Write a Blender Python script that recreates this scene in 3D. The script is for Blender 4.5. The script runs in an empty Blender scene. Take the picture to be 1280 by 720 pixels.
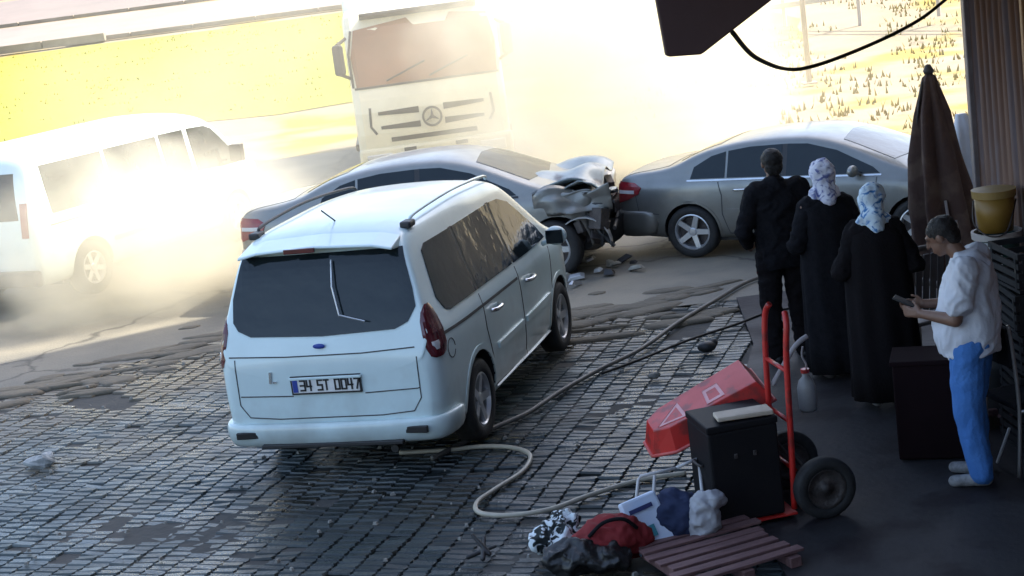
import bpy, bmesh, math, random
from mathutils import Vector, Matrix, noise as mnoise
from mathutils.bvhtree import BVHTree
from mathutils.geometry import delaunay_2d_cdt
R = math.radians
random.seed(7)
S = bpy.context.scene
COL = S.collection

# ------------------------------------------------------------------ camera
CAM_H, PITCH, ROLL = 3.6, R(11.9), R(-7.5)
cd = bpy.data.cameras.new('camera'); cam = bpy.data.objects.new('camera', cd); COL.objects.link(cam)
cd.sensor_width = 36; cd.lens = 36 * 2000 / 1280; cd.clip_end = 2000
_F = Vector((0, math.cos(PITCH), -math.sin(PITCH))); _U = Vector((0, math.sin(PITCH), math.cos(PITCH))); _R = Vector((1, 0, 0))
_R2 = _R * math.cos(ROLL) + _U * math.sin(ROLL); _U2 = -_R * math.sin(ROLL) + _U * math.cos(ROLL)
m = Matrix((_R2, _U2, -_F)).transposed().to_4x4(); m.translation = (0, 0, CAM_H); cam.matrix_world = m
S.camera = cam
# ------------------------------------------------------------------ light
SUN_AZ, SUN_EL = R(65), R(47)          # clockwise from +Y; the sun stands to the right and a little beyond the road
w = bpy.data.worlds.new('World'); S.world = w; w.use_nodes = True
nt = w.node_tree; nt.nodes.clear()
sky = nt.nodes.new('ShaderNodeTexSky'); sky.sky_type = 'NISHITA'; sky.sun_disc = False
sky.sun_elevation = SUN_EL; sky.sun_rotation = SUN_AZ; sky.dust_density = 3.0; sky.ozone_density = .25; sky.air_density = 1.0
bg = nt.nodes.new('ShaderNodeBackground'); bg.inputs[1].default_value = 0.15
wo = nt.nodes.new('ShaderNodeOutputWorld')
nt.links.new(sky.outputs[0], bg.inputs[0]); nt.links.new(bg.outputs[0], wo.inputs[0])
ld = bpy.data.lights.new('sun', 'SUN'); ld.energy = 2.9; ld.angle = R(0.5); ld.color = (1, .92, .76)
sun = bpy.data.objects.new('sun', ld); COL.objects.link(sun)
sdir = Vector((math.sin(SUN_AZ) * math.cos(SUN_EL), math.cos(SUN_AZ) * math.cos(SUN_EL), math.sin(SUN_EL)))
sun.rotation_euler = (-sdir).to_track_quat('-Z', 'Y').to_euler()
S.view_settings.view_transform = 'Standard'; S.view_settings.look = 'None'
S.view_settings.exposure = 1.85; S.view_settings.gamma = 1.0
S.cycles.volume_bounces = 4; S.cycles.volume_step_rate = 2.0; S.cycles.volume_max_steps = 64
S.cycles.max_bounces = 7

# ------------------------------------------------------------------ materials
MATS = {}
def mat(name, c1, c2=None, scale=8.0, rough=.6, metal=0.0, bump=0.0, bscale=None, coat=0.0, contrast=.25, detail=5, spec=.5, rough2=None, stretch=None, c3=None, scale3=1.0, trans=0.0):
    if name in MATS: return MATS[name]
    m = bpy.data.materials.new(name); m.use_nodes = True; n = m.node_tree; L = n.links
    b = n.nodes['Principled BSDF']
    b.inputs['Roughness'].default_value = rough; b.inputs['Metallic'].default_value = metal
    b.inputs['Coat Weight'].default_value = coat; b.inputs['Coat Roughness'].default_value = .08
    b.inputs['Specular IOR Level'].default_value = spec
    tc = n.nodes.new('ShaderNodeTexCoord'); src = tc.outputs['Object']
    if stretch:
        mp = n.nodes.new('ShaderNodeMapping'); mp.inputs['Scale'].default_value = stretch
        L.new(src, mp.inputs[0]); src = mp.outputs[0]
    if c2 is None: c2 = tuple(x * .75 for x in c1)
    nz = n.nodes.new('ShaderNodeTexNoise'); nz.inputs['Scale'].default_value = scale; nz.inputs['Detail'].default_value = detail
    nz.inputs['Roughness'].default_value = .6
    L.new(src, nz.inputs['Vector'])
    cr = n.nodes.new('ShaderNodeValToRGB'); cr.color_ramp.elements[0].position = .5 - contrast; cr.color_ramp.elements[1].position = .5 + contrast
    cr.color_ramp.elements[0].color = (*c1, 1); cr.color_ramp.elements[1].color = (*c2, 1)
    L.new(nz.outputs[0], cr.inputs[0]); out = cr.outputs[0]
    if c3:
        n3 = n.nodes.new('ShaderNodeTexNoise'); n3.inputs['Scale'].default_value = scale3; n3.inputs['Detail'].default_value = 6
        L.new(src, n3.inputs['Vector'])
        r3 = n.nodes.new('ShaderNodeValToRGB'); r3.color_ramp.elements[0].position = .5; r3.color_ramp.elements[1].position = .62
        L.new(n3.outputs[0], r3.inputs[0])
        mx = n.nodes.new('ShaderNodeMixRGB'); L.new(r3.outputs[0], mx.inputs[0]); L.new(out, mx.inputs[1]); mx.inputs[2].default_value = (*c3, 1)
        out = mx.outputs[0]
    L.new(out, b.inputs['Base Color'])
    if rough2 is not None:
        mr = n.nodes.new('ShaderNodeMapRange'); mr.inputs[1].default_value = .35; mr.inputs[2].default_value = .65
        mr.inputs[3].default_value = rough; mr.inputs[4].default_value = rough2
        L.new(nz.outputs[0], mr.inputs[0]); L.new(mr.outputs[0], b.inputs['Roughness'])
    if bump:
        bn = n.nodes.new('ShaderNodeTexNoise'); bn.inputs['Scale'].default_value = bscale or scale * 4; bn.inputs['Detail'].default_value = 4
        L.new(src, bn.inputs['Vector'])
        bp = n.nodes.new('ShaderNodeBump'); bp.inputs['Strength'].default_value = min(1, bump); bp.inputs['Distance'].default_value = .02
        L.new(bn.outputs[0], bp.inputs['Height']); L.new(bp.outputs[0], b.inputs['Normal'])
    MATS[name] = m; return m

white_paint = mat('white_paint', (.66, .80, .80), (.58, .71, .71), 2.5, .28, coat=.6, rough2=.4)
silver_paint = mat('silver_paint', (.25, .255, .245), (.20, .205, .195), 2.5, .35, metal=.55, coat=.5, rough2=.45)
grey_paint = mat('grey_paint', (.30, .30, .285), (.23, .235, .22), 2.5, .35, metal=.55, coat=.5, rough2=.45)
cream_paint = mat('cream_paint', (.72, .68, .52), (.6, .56, .42), 3, .4, coat=.3)
dark_glass = mat('dark_glass', (.008, .014, .018), (.014, .022, .026), 2, .04, spec=.4, rough2=.10, bump=.5, bscale=2.2)
brown_glass = mat('brown_glass', (.26, .10, .04), (.18, .085, .04), 1.4, .3)
black_plastic = mat('black_plastic', (.018, .018, .019), (.028, .028, .03), 12, .5)
rubber = mat('rubber', (.014, .014, .015), (.03, .029, .028), 14, .75, bump=.2, bscale=60)
alloy = mat('alloy', (.62, .63, .65), (.48, .49, .5), 10, .3, metal=.7, rough2=.45)
red_lens = mat('red_lens', (.30, .018, .025), (.16, .012, .02), 9, .18, coat=.5)
dark_lens = mat('dark_lens', (.11, .014, .02), (.06, .010, .016), 9, .15, coat=.5)
clear_lens = mat('clear_lens', (.6, .6, .6), (.45, .45, .47), 9, .12, coat=.5)
seam = mat('seam', (.035, .037, .04), (.07, .07, .07), 5, .7)
plate_white = mat('plate_white', (.78, .78, .76), (.66, .66, .64), 10, .4)
plate_blue = mat('plate_blue', (.02, .06, .35), None, 10, .4)
ink = mat('ink', (.012, .012, .014), None, 10, .5)
chrome = mat('chrome', (.7, .7, .7), (.55, .55, .55), 6, .18, metal=1)
engine_metal = mat('engine_metal', (.05, .045, .045), (.12, .10, .09), 14, .55, metal=.5, bump=.4)

def link(name, me, m=None, parent=None, smooth=False):
    o = bpy.data.objects.new(name, me); COL.objects.link(o)
    if m is not None and not me.materials:
        for mm in (m if isinstance(m, (list, tuple)) else [m]): me.materials.append(mm)
    if parent is not None: o.parent = parent
    if smooth: me.shade_smooth()
    return o
def tag(o, label=None, cat=None, group=None, kind=None):
    if label: o['label'] = label
    if cat: o['category'] = cat
    if group: o['group'] = group
    if kind: o['kind'] = kind
    return o
def thing(name, loc, rz, label, cat, group=None, tilt=(0, 0)):
    o = bpy.data.objects.new(name, None); COL.objects.link(o); o.empty_display_size = .2
    o.location = loc; o.rotation_euler = (tilt[0], tilt[1], rz)
    return tag(o, label, cat, group)
def evaluated(o):
    dg = bpy.context.evaluated_depsgraph_get(); dg.update()
    me = bpy.data.meshes.new_from_object(o.evaluated_get(dg), depsgraph=dg)
    return me
def bake(o):
    me = evaluated(o); o.modifiers.clear(); o.data = me; return o
def copy_tree(o, parent=None):
    c = o.copy(); COL.objects.link(c); c.parent = parent
    for ch in list(o.children): copy_tree(ch, c)
    return c

class MB:
    def __init__(s): s.v = []; s.f = []; s.mi = []
    def add(s, vs, fs, mi=0):
        k = len(s.v); s.v += [Vector(p) for p in vs]; s.f += [tuple(i + k for i in f) for f in fs]; s.mi += [mi] * len(fs); return s
    def box(s, c, d, rot=None, mi=0, taper=1.0):
        x, y, z = d[0] / 2, d[1] / 2, d[2] / 2; c = Vector(c)
        M = rot if rot is not None else Matrix.Identity(3)
        if isinstance(M, (int, float)): M = Matrix.Rotation(M, 3, 'Z')
        t = taper
        P = [(-x, -y, -z), (x, -y, -z), (x, y, -z), (-x, y, -z), (-x * t, -y * t, z), (x * t, -y * t, z), (x * t, y * t, z), (-x * t, y * t, z)]
        return s.add([M @ Vector(p) + c for p in P], [(0, 3, 2, 1), (4, 5, 6, 7), (0, 1, 5, 4), (1, 2, 6, 5), (2, 3, 7, 6), (3, 0, 4, 7)], mi)
    def tube(s, pts, r, n=8, cap=True, mi=0):
        pts = [Vector(p) for p in pts]; N = len(pts)
        rr = r if isinstance(r, (list, tuple)) else [r] * N
        vs = []; up = None
        for i, p in enumerate(pts):
            t = (pts[min(i + 1, N - 1)] - pts[max(i - 1, 0)])
            t = t.normalized() if t.length > 1e-9 else Vector((0, 0, 1))
            if up is None: up = t.orthogonal().normalized()
            up = (up - t * up.dot(t)); up = up.normalized() if up.length > 1e-6 else t.orthogonal().normalized()
            q = t.cross(up)
            for k in range(n):
                a = 2 * math.pi * k / n; vs.append(p + (up * math.cos(a) + q * math.sin(a)) * rr[i])
        fs = [(i * n + k, i * n + (k + 1) % n, (i + 1) * n + (k + 1) % n, (i + 1) * n + k) for i in range(N - 1) for k in range(n)]
        if cap: fs += [tuple(reversed(range(n))), tuple((N - 1) * n + k for k in range(n))]
        return s.add(vs, fs, mi)
    def capsule(s, a, b, ra, rb, n=12):
        a, b = Vector(a), Vector(b); t = (b - a).normalized()
        P = []; Q = []
        for k in (-.98, -.8, -.45): P.append(a + t * ra * k); Q.append(ra * math.sqrt(1 - k * k))
        P.append(a); Q.append(ra); P.append(b); Q.append(rb)
        for k in (.45, .8, .98): P.append(b + t * rb * k); Q.append(rb * math.sqrt(1 - k * k))
        return s.tube(P, Q, n)
    def ball(s, c, r, n=14, M=None, mi=0):
        c = Vector(c); r = Vector(r) if not isinstance(r, (int, float)) else Vector((r, r, r))
        vs = []; h = n // 2 + 1
        for i in range(1, h):
            th = math.pi * i / h
            for k in range(n):
                a = 2 * math.pi * k / n; p = Vector((r.x * math.sin(th) * math.cos(a), r.y * math.sin(th) * math.sin(a), r.z * math.cos(th)))
                vs.append(c + (M @ p if M else p))
        vs += [c + (M @ Vector((0, 0, r.z)) if M else Vector((0, 0, r.z))), c - (M @ Vector((0, 0, r.z)) if M else Vector((0, 0, r.z)))]
        a0, b0 = len(vs) - 2, len(vs) - 1
        fs = [(i * n + k, (i + 1) * n + k, (i + 1) * n + (k + 1) % n, i * n + (k + 1) % n) for i in range(h - 2) for k in range(n)]
        fs += [(a0, k, (k + 1) % n) for k in range(n)] + [(b0, (h - 2) * n + (k + 1) % n, (h - 2) * n + k) for k in range(n)]
        return s.add(vs, fs, mi)
    def lathe(s, prof, M=None, n=28, mi=0):          # prof (r, h) round local Z
        vs = []; N = len(prof)
        for r, h in prof:
            for k in range(n):
                a = 2 * math.pi * k / n; p = Vector((r * math.cos(a), r * math.sin(a), h)); vs.append(M @ p if M else p)
        fs = [(i * n + k, i * n + (k + 1) % n, (i + 1) * n + (k + 1) % n, (i + 1) * n + k) for i in range(N - 1) for k in range(n)]
        return s.add(vs, fs, mi)
    def prism(s, poly, axis, a, b, mi=0):            # extrude a 2-D outline along an axis from a to b
        def P(u, v, t): return (t, u, v) if axis == 'X' else ((u, t, v) if axis == 'Y' else (u, v, t))
        n = len(poly); vs = [P(u, v, a) for u, v in poly] + [P(u, v, b) for u, v in poly]
        fs = [tuple(range(n)), tuple(reversed(range(n, 2 * n)))] + [(k, n + k, n + (k + 1) % n, (k + 1) % n) for k in range(n)]
        return s.add(vs, fs, mi)
    def loft(s, rings, cap=True, mi=0):
        n = len(rings[0]); N = len(rings); vs = [p for r in rings for p in r]
        fs = [(i * n + k, i * n + (k + 1) % n, (i + 1) * n + (k + 1) % n, (i + 1) * n + k) for i in range(N - 1) for k in range(n)]
        if cap: fs += [tuple(reversed(range(n))), tuple((N - 1) * n + k for k in range(n))]
        return s.add(vs, fs, mi)
    def mesh(s, name):
        me = bpy.data.meshes.new(name); me.from_pydata([tuple(p) for p in s.v], [], s.f)
        me.polygons.foreach_set('material_index', s.mi); me.update()
        bm = bmesh.new(); bm.from_mesh(me); bmesh.ops.recalc_face_normals(bm, faces=bm.faces); bm.to_mesh(me); bm.free()
        return me
    def build(s, name, m, parent=None, smooth=False, bevel=0.0, remesh=0.0, sub=0, relax=0, wob=0.0, wscale=6.0, fold=0.0, fs=(5, 5, 11)):
        me = s.mesh(name); o = link(name, me, m, parent)
        if remesh:
            md = o.modifiers.new('r', 'REMESH'); md.mode = 'VOXEL'; md.voxel_size = remesh; md.use_smooth_shade = True
            if relax: sm = o.modifiers.new('s', 'SMOOTH'); sm.factor = .5; sm.iterations = relax
        if bevel:
            md = o.modifiers.new('b', 'BEVEL'); md.width = bevel; md.segments = 2; md.limit_method = 'ANGLE'; md.angle_limit = R(35)
        if sub: md = o.modifiers.new('u', 'SUBSURF'); md.levels = sub; md.render_levels = sub
        if remesh or bevel or sub: bake(o)
        if wob:
            for v in o.data.vertices:
                d = mnoise.noise_vector(v.co * wscale) * wob + mnoise.noise_vector(v.co * wscale * 2.3) * wob * .5; v.co += d
        if fold:
            nv = [v.normal.copy() for v in o.data.vertices]
            for v, nn in zip(o.data.vertices, nv):
                p = Vector((v.co.x * fs[0], v.co.y * fs[1], v.co.z * fs[2])); p += mnoise.noise_vector(v.co * 4) * .9
                k = 1 - 2.2 * abs(mnoise.noise(p)); k2 = 1 - 2.2 * abs(mnoise.noise(p * 2.1 + Vector((3, 1, 7))))
                v.co += nn * fold * (k * .7 + k2 * .35 - .5)
        if smooth: o.data.shade_smooth()
        return o

def curve(pts, n=8):                                  # Catmull-Rom through the points
    pts = [Vector(p) for p in pts]; out = []
    for i in range(len(pts) - 1):
        p0, p1, p2, p3 = pts[max(i - 1, 0)], pts[i], pts[i + 1], pts[min(i + 2, len(pts) - 1)]
        for k in range(n):
            t = k / n
            out.append(.5 * ((2 * p1) + (p2 - p0) * t + (2 * p0 - 5 * p1 + 4 * p2 - p3) * t * t + (3 * p1 - p0 - 3 * p2 + p3) * t ** 3))
    out.append(pts[-1]); return out
def lerp_tab(tab, x):
    if x <= tab[0][0]: return tab[0][1]
    for (a, u), (b, v) in zip(tab, tab[1:]):
        if x <= b: return u + (v - u) * (x - a) / (b - a)
    return tab[-1][1]

# ------------------------------------------------------------------ terrain and setting
def hgt(x, y): return 0.0 if y < 40 else .10 * (y - 40)
def sheet(name, m, xs, ys, dz, wob=0.0, kind='structure', inside=None):
    mb = MB(); vs = []; 
    for y in ys:
        for x in xs:
            e = mnoise.noise(Vector((x * .2, y * .1, 1))) * wob * 3 if inside else 0
            vs.append((x + (mnoise.noise(Vector((y * .3, x * .1, 8))) * wob * 4 if inside else 0), y + e, hgt(x, y + e) + dz))
    n = len(xs); fs = [(j * n + i, j * n + i + 1, (j + 1) * n + i + 1, (j + 1) * n + i) for j in range(len(ys) - 1) for i in range(n - 1)]
    mb.add(vs, fs); o = mb.build(name, m); o['kind'] = kind; return o
def frange(a, b, s):
    n = max(1, round((b - a) / s)); return [a + (b - a) * i / n for i in range(n + 1)]

soil = mat('soil', (.25, .21, .14), (.19, .155, .10), .8, .9, bump=.4, bscale=5, c3=(.26, .19, .014), scale3=.34, detail=8)
sheet('ground', soil, frange(-300, 300, 25), [-60, 0, 20, 40] + frange(44, 100, 8) + frange(120, 500, 40), -.05)
asphalt = mat('asphalt', (.19, .175, .14), (.12, .115, .10), 1.1, .75, bump=.35, bscale=40, c3=(.22, .20, .155), scale3=.5, detail=8)
road_poly = [(-40, 2.0), (-8.6, 12.2), (-5.24, 15.2), (-3.2, 16.3), (-1, 16.1), (.7, 15.3), (2.15, 15.2), (40, 15.2), (40, 19.5), (5.5, 20.2), (3.0, 24), (3.0, 33), (-40, 33)]
_n = asphalt.node_tree; _b = _n.nodes['Principled BSDF']; _v = _n.nodes.new('ShaderNodeTexVoronoi'); _v.feature = 'DISTANCE_TO_EDGE'; _v.inputs['Scale'].default_value = .55
_t = _n.nodes.new('ShaderNodeTexCoord'); _z = _n.nodes.new('ShaderNodeTexNoise'); _z.inputs['Scale'].default_value = 2.5; _z.inputs['Detail'].default_value = 6; _n.links.new(_t.outputs['Object'], _z.inputs['Vector'])
_a = _n.nodes.new('ShaderNodeMixRGB'); _a.inputs[0].default_value = .35; _n.links.new(_t.outputs['Object'], _a.inputs[1]); _n.links.new(_z.outputs['Color'], _a.inputs[2]); _n.links.new(_a.outputs[0], _v.inputs['Vector'])
_r = _n.nodes.new('ShaderNodeMapRange'); _r.inputs[1].default_value = 0; _r.inputs[2].default_value = .018; _r.inputs[3].default_value = .75; _r.inputs[4].default_value = 0; _n.links.new(_v.outputs['Distance'], _r.inputs[0])
_x = _n.nodes.new('ShaderNodeMixRGB'); _n.links.new(_r.outputs[0], _x.inputs[0]); _n.links.new(_b.inputs['Base Color'].links[0].from_socket, _x.inputs[1]); _x.inputs[2].default_value = (.035, .033, .03, 1); _n.links.new(_x.outputs[0], _b.inputs['Base Color'])
mb = MB(); mb.add([(x, y, -.008) for x, y in road_poly], [tuple(range(len(road_poly)))]); o = mb.build('road', asphalt); o['kind'] = 'structure'
grass_m = mat('grass', (.20, .215, .010), (.26, .245, .014), .35, .9, bump=.5, bscale=14, c3=(.31, .24, .014), scale3=.12, detail=8)
sheet('grass_verge', grass_m, frange(-70, 9, 3), frange(42.5, 61, 1.5), -.03, .5, inside=True)
path_m = mat('pale_paving', (.25, .20, .18), (.19, .155, .14), .6, .85, bump=.2, bscale=6)
sheet('pavement', path_m, frange(-80, 9, 5), frange(62.2, 70, 1.5), .03)
sheet('far_road', mat('far_asphalt', (.20, .165, .15), (.15, .13, .12), .4, .85), frange(-80, 9, 5), frange(71, 82, 2), .02)
grass2 = mat('grass_dry', (.22, .20, .03), (.26, .23, .05), .4, .9, bump=.4, bscale=10)
sheet('grass_field', grass2, frange(-90, 9, 5), frange(84, 120, 6), .03, .5, inside=True)
# kerbs of the far road, as lengths of stone
kerb_m = mat('kerb_stone', (.20, .17, .13), (.3, .26, .2), 2, .85)
def kerb(x0, x1, y, hh, nme='kerb'):
    mb = MB(); x = x0
    while x < x1:
        mb.box((x + 1.2, y, hgt(0, y) + hh / 2), (2.36, .3, hh)); x += 2.4
    o = mb.build(nme, kerb_m, bevel=.02); o['kind'] = 'structure'
kerb(-26, -16.3, 61.6, .30); kerb(-15.5, -5, 61.9, .16); kerb(-70, 9, 70.5, .16); kerb(-14, 9, 83, .28); kerb(-60, -26, 70.9, .35)

# grass blades and dry weeds (nobody could count them)
def tufts(name, m, spots, hh, ww, label):
    mb = MB()
    for (x, y) in spots:
        z = hgt(x, y)
        for k in range(4):
            a = random.uniform(0, 6.28); h = hh * random.uniform(.5, 1.3); l = random.uniform(.1, .6) * h
            dx, dy = math.cos(a), math.sin(a); ox, oy = random.uniform(-.2, .2), random.uniform(-.2, .2)
            mb.add([(x + ox - dy * ww, y + oy + dx * ww, z), (x + ox + dy * ww, y + oy - dx * ww, z), (x + ox + dx * l, y + oy + dy * l, z + h)], [(0, 1, 2)])
    o = mb.build(name, m); tag(o, label, 'grass', kind='stuff'); return o
tufts('grass', grass_m, [(random.uniform(-45, 8), random.uniform(43, 60.5)) for _ in range(900)], .07, .025, 'short yellow green grass covering the sunlit bank')
weed_m = mat('dry_weed', (.20, .15, .015), (.11, .10, .02), 1.5, .9)
sp = []
while len(sp) < 1800:
    x, y = random.uniform(3, 30), random.uniform(21, 68)
    if mnoise.noise(Vector((x * .35, y * .2, 5))) > -.02: sp.append((x, y))
tufts('dry_grass', weed_m, sp, .13, .03, 'dry yellow weeds scattered over the pale slope at right')

# ------------------------------------------------------------------ pavers
jointm = mat('joint_sand', (.035, .037, .036), (.06, .058, .052), 6, .9, bump=.3)
bed_poly = [(-9.5, 4), (1.35, 4), (1.30, 8.5), (1.28, 10.6), (2.0, 13.4), (2.15, 15.2), (.7, 15.3), (-1, 16.1), (-3.2, 16.3), (-5.24, 15.2), (-8.6, 12.2)]
mb = MB(); mb.add([(x, y, -.03) for x, y in bed_poly], [tuple(range(len(bed_poly)))]); bed = mb.build('block_paving', jointm); bed['kind'] = 'structure'
# one material for all blocks; tone varies per place with object-space noise of the whole yard
def paver_material():
    DARK_AT = (-.15, 10.1)
    m = bpy.data.materials.new('paver'); m.use_nodes = True; n = m.node_tree; L = n.links; b = n.nodes['Principled BSDF']
    geo = n.nodes.new('ShaderNodeNewGeometry')
    def noise(sc, det=4):
        z = n.nodes.new('ShaderNodeTexNoise'); z.inputs['Scale'].default_value = sc; z.inputs['Detail'].default_value = det; L.new(geo.outputs['Position'], z.inputs['Vector']); return z.outputs[0]
    wn = n.nodes.new('ShaderNodeAttribute'); wn.attribute_name = 'tone'; wn.attribute_type = 'GEOMETRY'
    oi = n.nodes.new('ShaderNodeObjectInfo')
    ad = n.nodes.new('ShaderNodeMath'); ad.operation = 'ADD'; L.new(wn.outputs['Fac'], ad.inputs[0])
    ml = n.nodes.new('ShaderNodeMath'); ml.operation = 'MULTIPLY'; L.new(oi.outputs['Random'], ml.inputs[0]); ml.inputs[1].default_value = 1.0
    # single blocks have tone 0 and take the object's random number, joined ones the other way round
    oc = n.nodes.new('ShaderNodeAttribute'); oc.attribute_name = 'single'; oc.attribute_type = 'OBJECT'
    m2 = n.nodes.new('ShaderNodeMath'); m2.operation = 'MULTIPLY'; L.new(ml.outputs[0], m2.inputs[0]); L.new(oc.outputs['Fac'], m2.inputs[1])
    L.new(m2.outputs[0], ad.inputs[1])
    cr = n.nodes.new('ShaderNodeValToRGB'); e = cr.color_ramp.elements
    e[0].position = 0; e[0].color = (.026, .038, .040, 1); e[1].position = 1; e[1].color = (.12, .145, .145, 1)
    x = e.new(.6); x.color = (.050, .066, .068, 1)
    L.new(ad.outputs[0], cr.inputs[0])
    dr = n.nodes.new('ShaderNodeValToRGB'); dr.color_ramp.elements[0].position = .48; dr.color_ramp.elements[1].position = .66
    L.new(noise(.9, 8), dr.inputs[0])
    mx = n.nodes.new('ShaderNodeMixRGB'); L.new(dr.outputs[0], mx.inputs[0]); L.new(cr.outputs[0], mx.inputs[1]); mx.inputs[2].default_value = (.135, .110, .075, 1)
    sx = n.nodes.new('ShaderNodeSeparateXYZ'); L.new(geo.outputs['Position'], sx.inputs[0])
    yy = n.nodes.new('ShaderNodeMath'); yy.operation = 'MULTIPLY_ADD'; L.new(sx.outputs[0], yy.inputs[0]); yy.inputs[1].default_value = -.22; L.new(sx.outputs[1], yy.inputs[2])
    gy = n.nodes.new('ShaderNodeMapRange'); gy.inputs[1].default_value = 13.0; gy.inputs[2].default_value = 16.2; gy.inputs[3].default_value = .5; gy.inputs[4].default_value = .95; L.new(yy.outputs[0], gy.inputs[0])
    gs = n.nodes.new('ShaderNodeMapRange'); gs.inputs[1].default_value = 13.0; gs.inputs[2].default_value = 16.2; gs.inputs[3].default_value = 0; gs.inputs[4].default_value = .3; L.new(yy.outputs[0], gs.inputs[0])
    ga = n.nodes.new('ShaderNodeMath'); ga.operation = 'ADD'; L.new(noise(.9, 8), ga.inputs[0]); L.new(gs.outputs[0], ga.inputs[1]); L.new(ga.outputs[0], dr.inputs[0])
    dm = n.nodes.new('ShaderNodeMath'); dm.operation = 'MULTIPLY'; L.new(dr.outputs[0], dm.inputs[0]); L.new(gy.outputs[0], dm.inputs[1]); L.new(dm.outputs[0], mx.inputs[0])
    L.new(mx.outputs[0], b.inputs['Base Color'])
    mr = n.nodes.new('ShaderNodeMapRange'); mr.inputs[1].default_value = .35; mr.inputs[2].default_value = .65; mr.inputs[3].default_value = .16; mr.inputs[4].default_value = .50
    L.new(noise(1.7, 6), mr.inputs[0]); L.new(mr.outputs[0], b.inputs['Roughness'])
    # blocks turn darker in a ragged oval patch behind the van
    wm = n.nodes.new('ShaderNodeMapping'); wm.inputs['Location'].default_value = (-DARK_AT[0] / 2.4, -DARK_AT[1] / 2.0, 0); wm.inputs['Scale'].default_value = (1 / 2.4, 1 / 2.0, 1); L.new(geo.outputs['Position'], wm.inputs[0])
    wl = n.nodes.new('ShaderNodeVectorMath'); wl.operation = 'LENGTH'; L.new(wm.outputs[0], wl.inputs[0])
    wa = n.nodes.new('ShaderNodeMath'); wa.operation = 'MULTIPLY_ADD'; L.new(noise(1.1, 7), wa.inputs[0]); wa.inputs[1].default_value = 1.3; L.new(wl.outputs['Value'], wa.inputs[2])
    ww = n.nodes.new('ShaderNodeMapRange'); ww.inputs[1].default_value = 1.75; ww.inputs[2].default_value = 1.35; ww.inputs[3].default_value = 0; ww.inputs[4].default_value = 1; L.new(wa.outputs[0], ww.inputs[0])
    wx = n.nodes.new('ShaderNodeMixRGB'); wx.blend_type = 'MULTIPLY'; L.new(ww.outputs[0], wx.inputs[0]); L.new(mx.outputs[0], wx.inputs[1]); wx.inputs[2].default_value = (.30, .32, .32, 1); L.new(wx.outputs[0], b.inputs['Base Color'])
    bp = n.nodes.new('ShaderNodeBump'); bp.inputs['Strength'].default_value = .5; bp.inputs['Distance'].default_value = .012
    L.new(noise(45, 5), bp.inputs['Height']); L.new(bp.outputs[0], b.inputs['Normal'])
    return m
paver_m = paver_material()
def in_poly(x, y, P):
    c = False; n = len(P)
    for i in range(n):
        (x1, y1), (x2, y2) = P[i], P[(i + 1) % n]
        if (y1 > y) != (y2 > y) and x < (x2 - x1) * (y - y1) / (y2 - y1) + x1: c = not c
    return c
PW, PH = .166, .085
def paver_geo():                                      # zig-zag ended block, top a little domed
    z = PW * .09; hw, hh = PW / 2 - .005, PH / 2 - .007
    out = [(-hw - z * .5, -hh), (hw - z * .5, -hh), (hw + z * .5, 0), (hw - z * .5, hh), (-hw - z * .5, hh), (-hw + z * .5, 0)]
    top = [(x * .93, y * .78, .0) for x, y in out]; rim = [(x, y, -.014) for x, y in out]; low = [(x, y, -.05) for x, y in out]
    vs = top + rim + low; fs = [tuple(range(6))]
    for a in (0, 6):
        for k in range(6): fs.append((a + k, a + 6 + k, a + 6 + (k + 1) % 6, a + (k + 1) % 6))
    return vs, fs
pv, pf = paver_geo()
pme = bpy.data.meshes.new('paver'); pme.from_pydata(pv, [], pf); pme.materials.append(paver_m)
pa = pme.attributes.new('tone', 'FLOAT', 'POINT'); pa.data.foreach_set('value', [0.0] * len(pv))
ANG = R(-19); ca, sa = math.cos(ANG), math.sin(ANG)
def to_px(x, y, z=0):
    d = Vector((x, y, z - CAM_H)); k = d.dot(_F); return 640 + 2000 * d.dot(_R2) / k, 360 - 2000 * d.dot(_U2) / k, k
cells = []
for j in range(-190, 190):
    for i in range(-95, 95):
        u = i * PW; v = j * PH + (PH * .5 if i % 2 else 0)
        x = u * ca - v * sa; y = 10 + u * sa + v * ca
        if not (4 < y < 17) or not in_poly(x, y, bed_poly): continue
        sink = mnoise.noise(Vector((x * .7, y * .7, 0))) * .035 + mnoise.noise(Vector((x * 2.6, y * 2.6, 4))) * .006
        tx, ty = random.gauss(0, .040), random.gauss(0, .035)
        if random.random() < .03 or (y > 14 and mnoise.noise(Vector((x, y, 9))) > .32): sink -= .03
        cells.append((x, y, sink + random.gauss(0, .0025) - .012, ANG + random.gauss(0, .015), tx, ty))
vis = []
for idx, c in enumerate(cells):
    px, py, k = to_px(c[0], c[1])
    hid = (-2.6 < c[0] < .6 and c[1] > 11.0)
    if -10 < px < 1100 and py < 728 and not hid: vis.append((c[1], idx))
vis.sort(); singles = {i for _, i in vis[:298]}
from mathutils import Euler
V = []; Fc = []; T = []
for idx, (x, y, z, a, tx, ty) in enumerate(cells):
    if idx in singles:
        o = bpy.data.objects.new('paver', pme); COL.objects.link(o); o.parent = bed; o.location = (x, y, z); o.rotation_euler = (tx, ty, a); o['single'] = 1.0
    else:
        M = Euler((tx, ty, a)).to_matrix(); k = len(V); t = random.random()
        V += [tuple(M @ Vector(p) + Vector((x, y, z))) for p in pv]; Fc += [tuple(q + k for q in f) for f in pf]; T += [t] * len(pv)
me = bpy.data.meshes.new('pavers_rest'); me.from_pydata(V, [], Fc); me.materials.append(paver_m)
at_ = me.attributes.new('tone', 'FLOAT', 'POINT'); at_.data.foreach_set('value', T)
o = link('pavers', me, None, bed); o['kind'] = 'stuff'; o['single'] = 0.0

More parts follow.
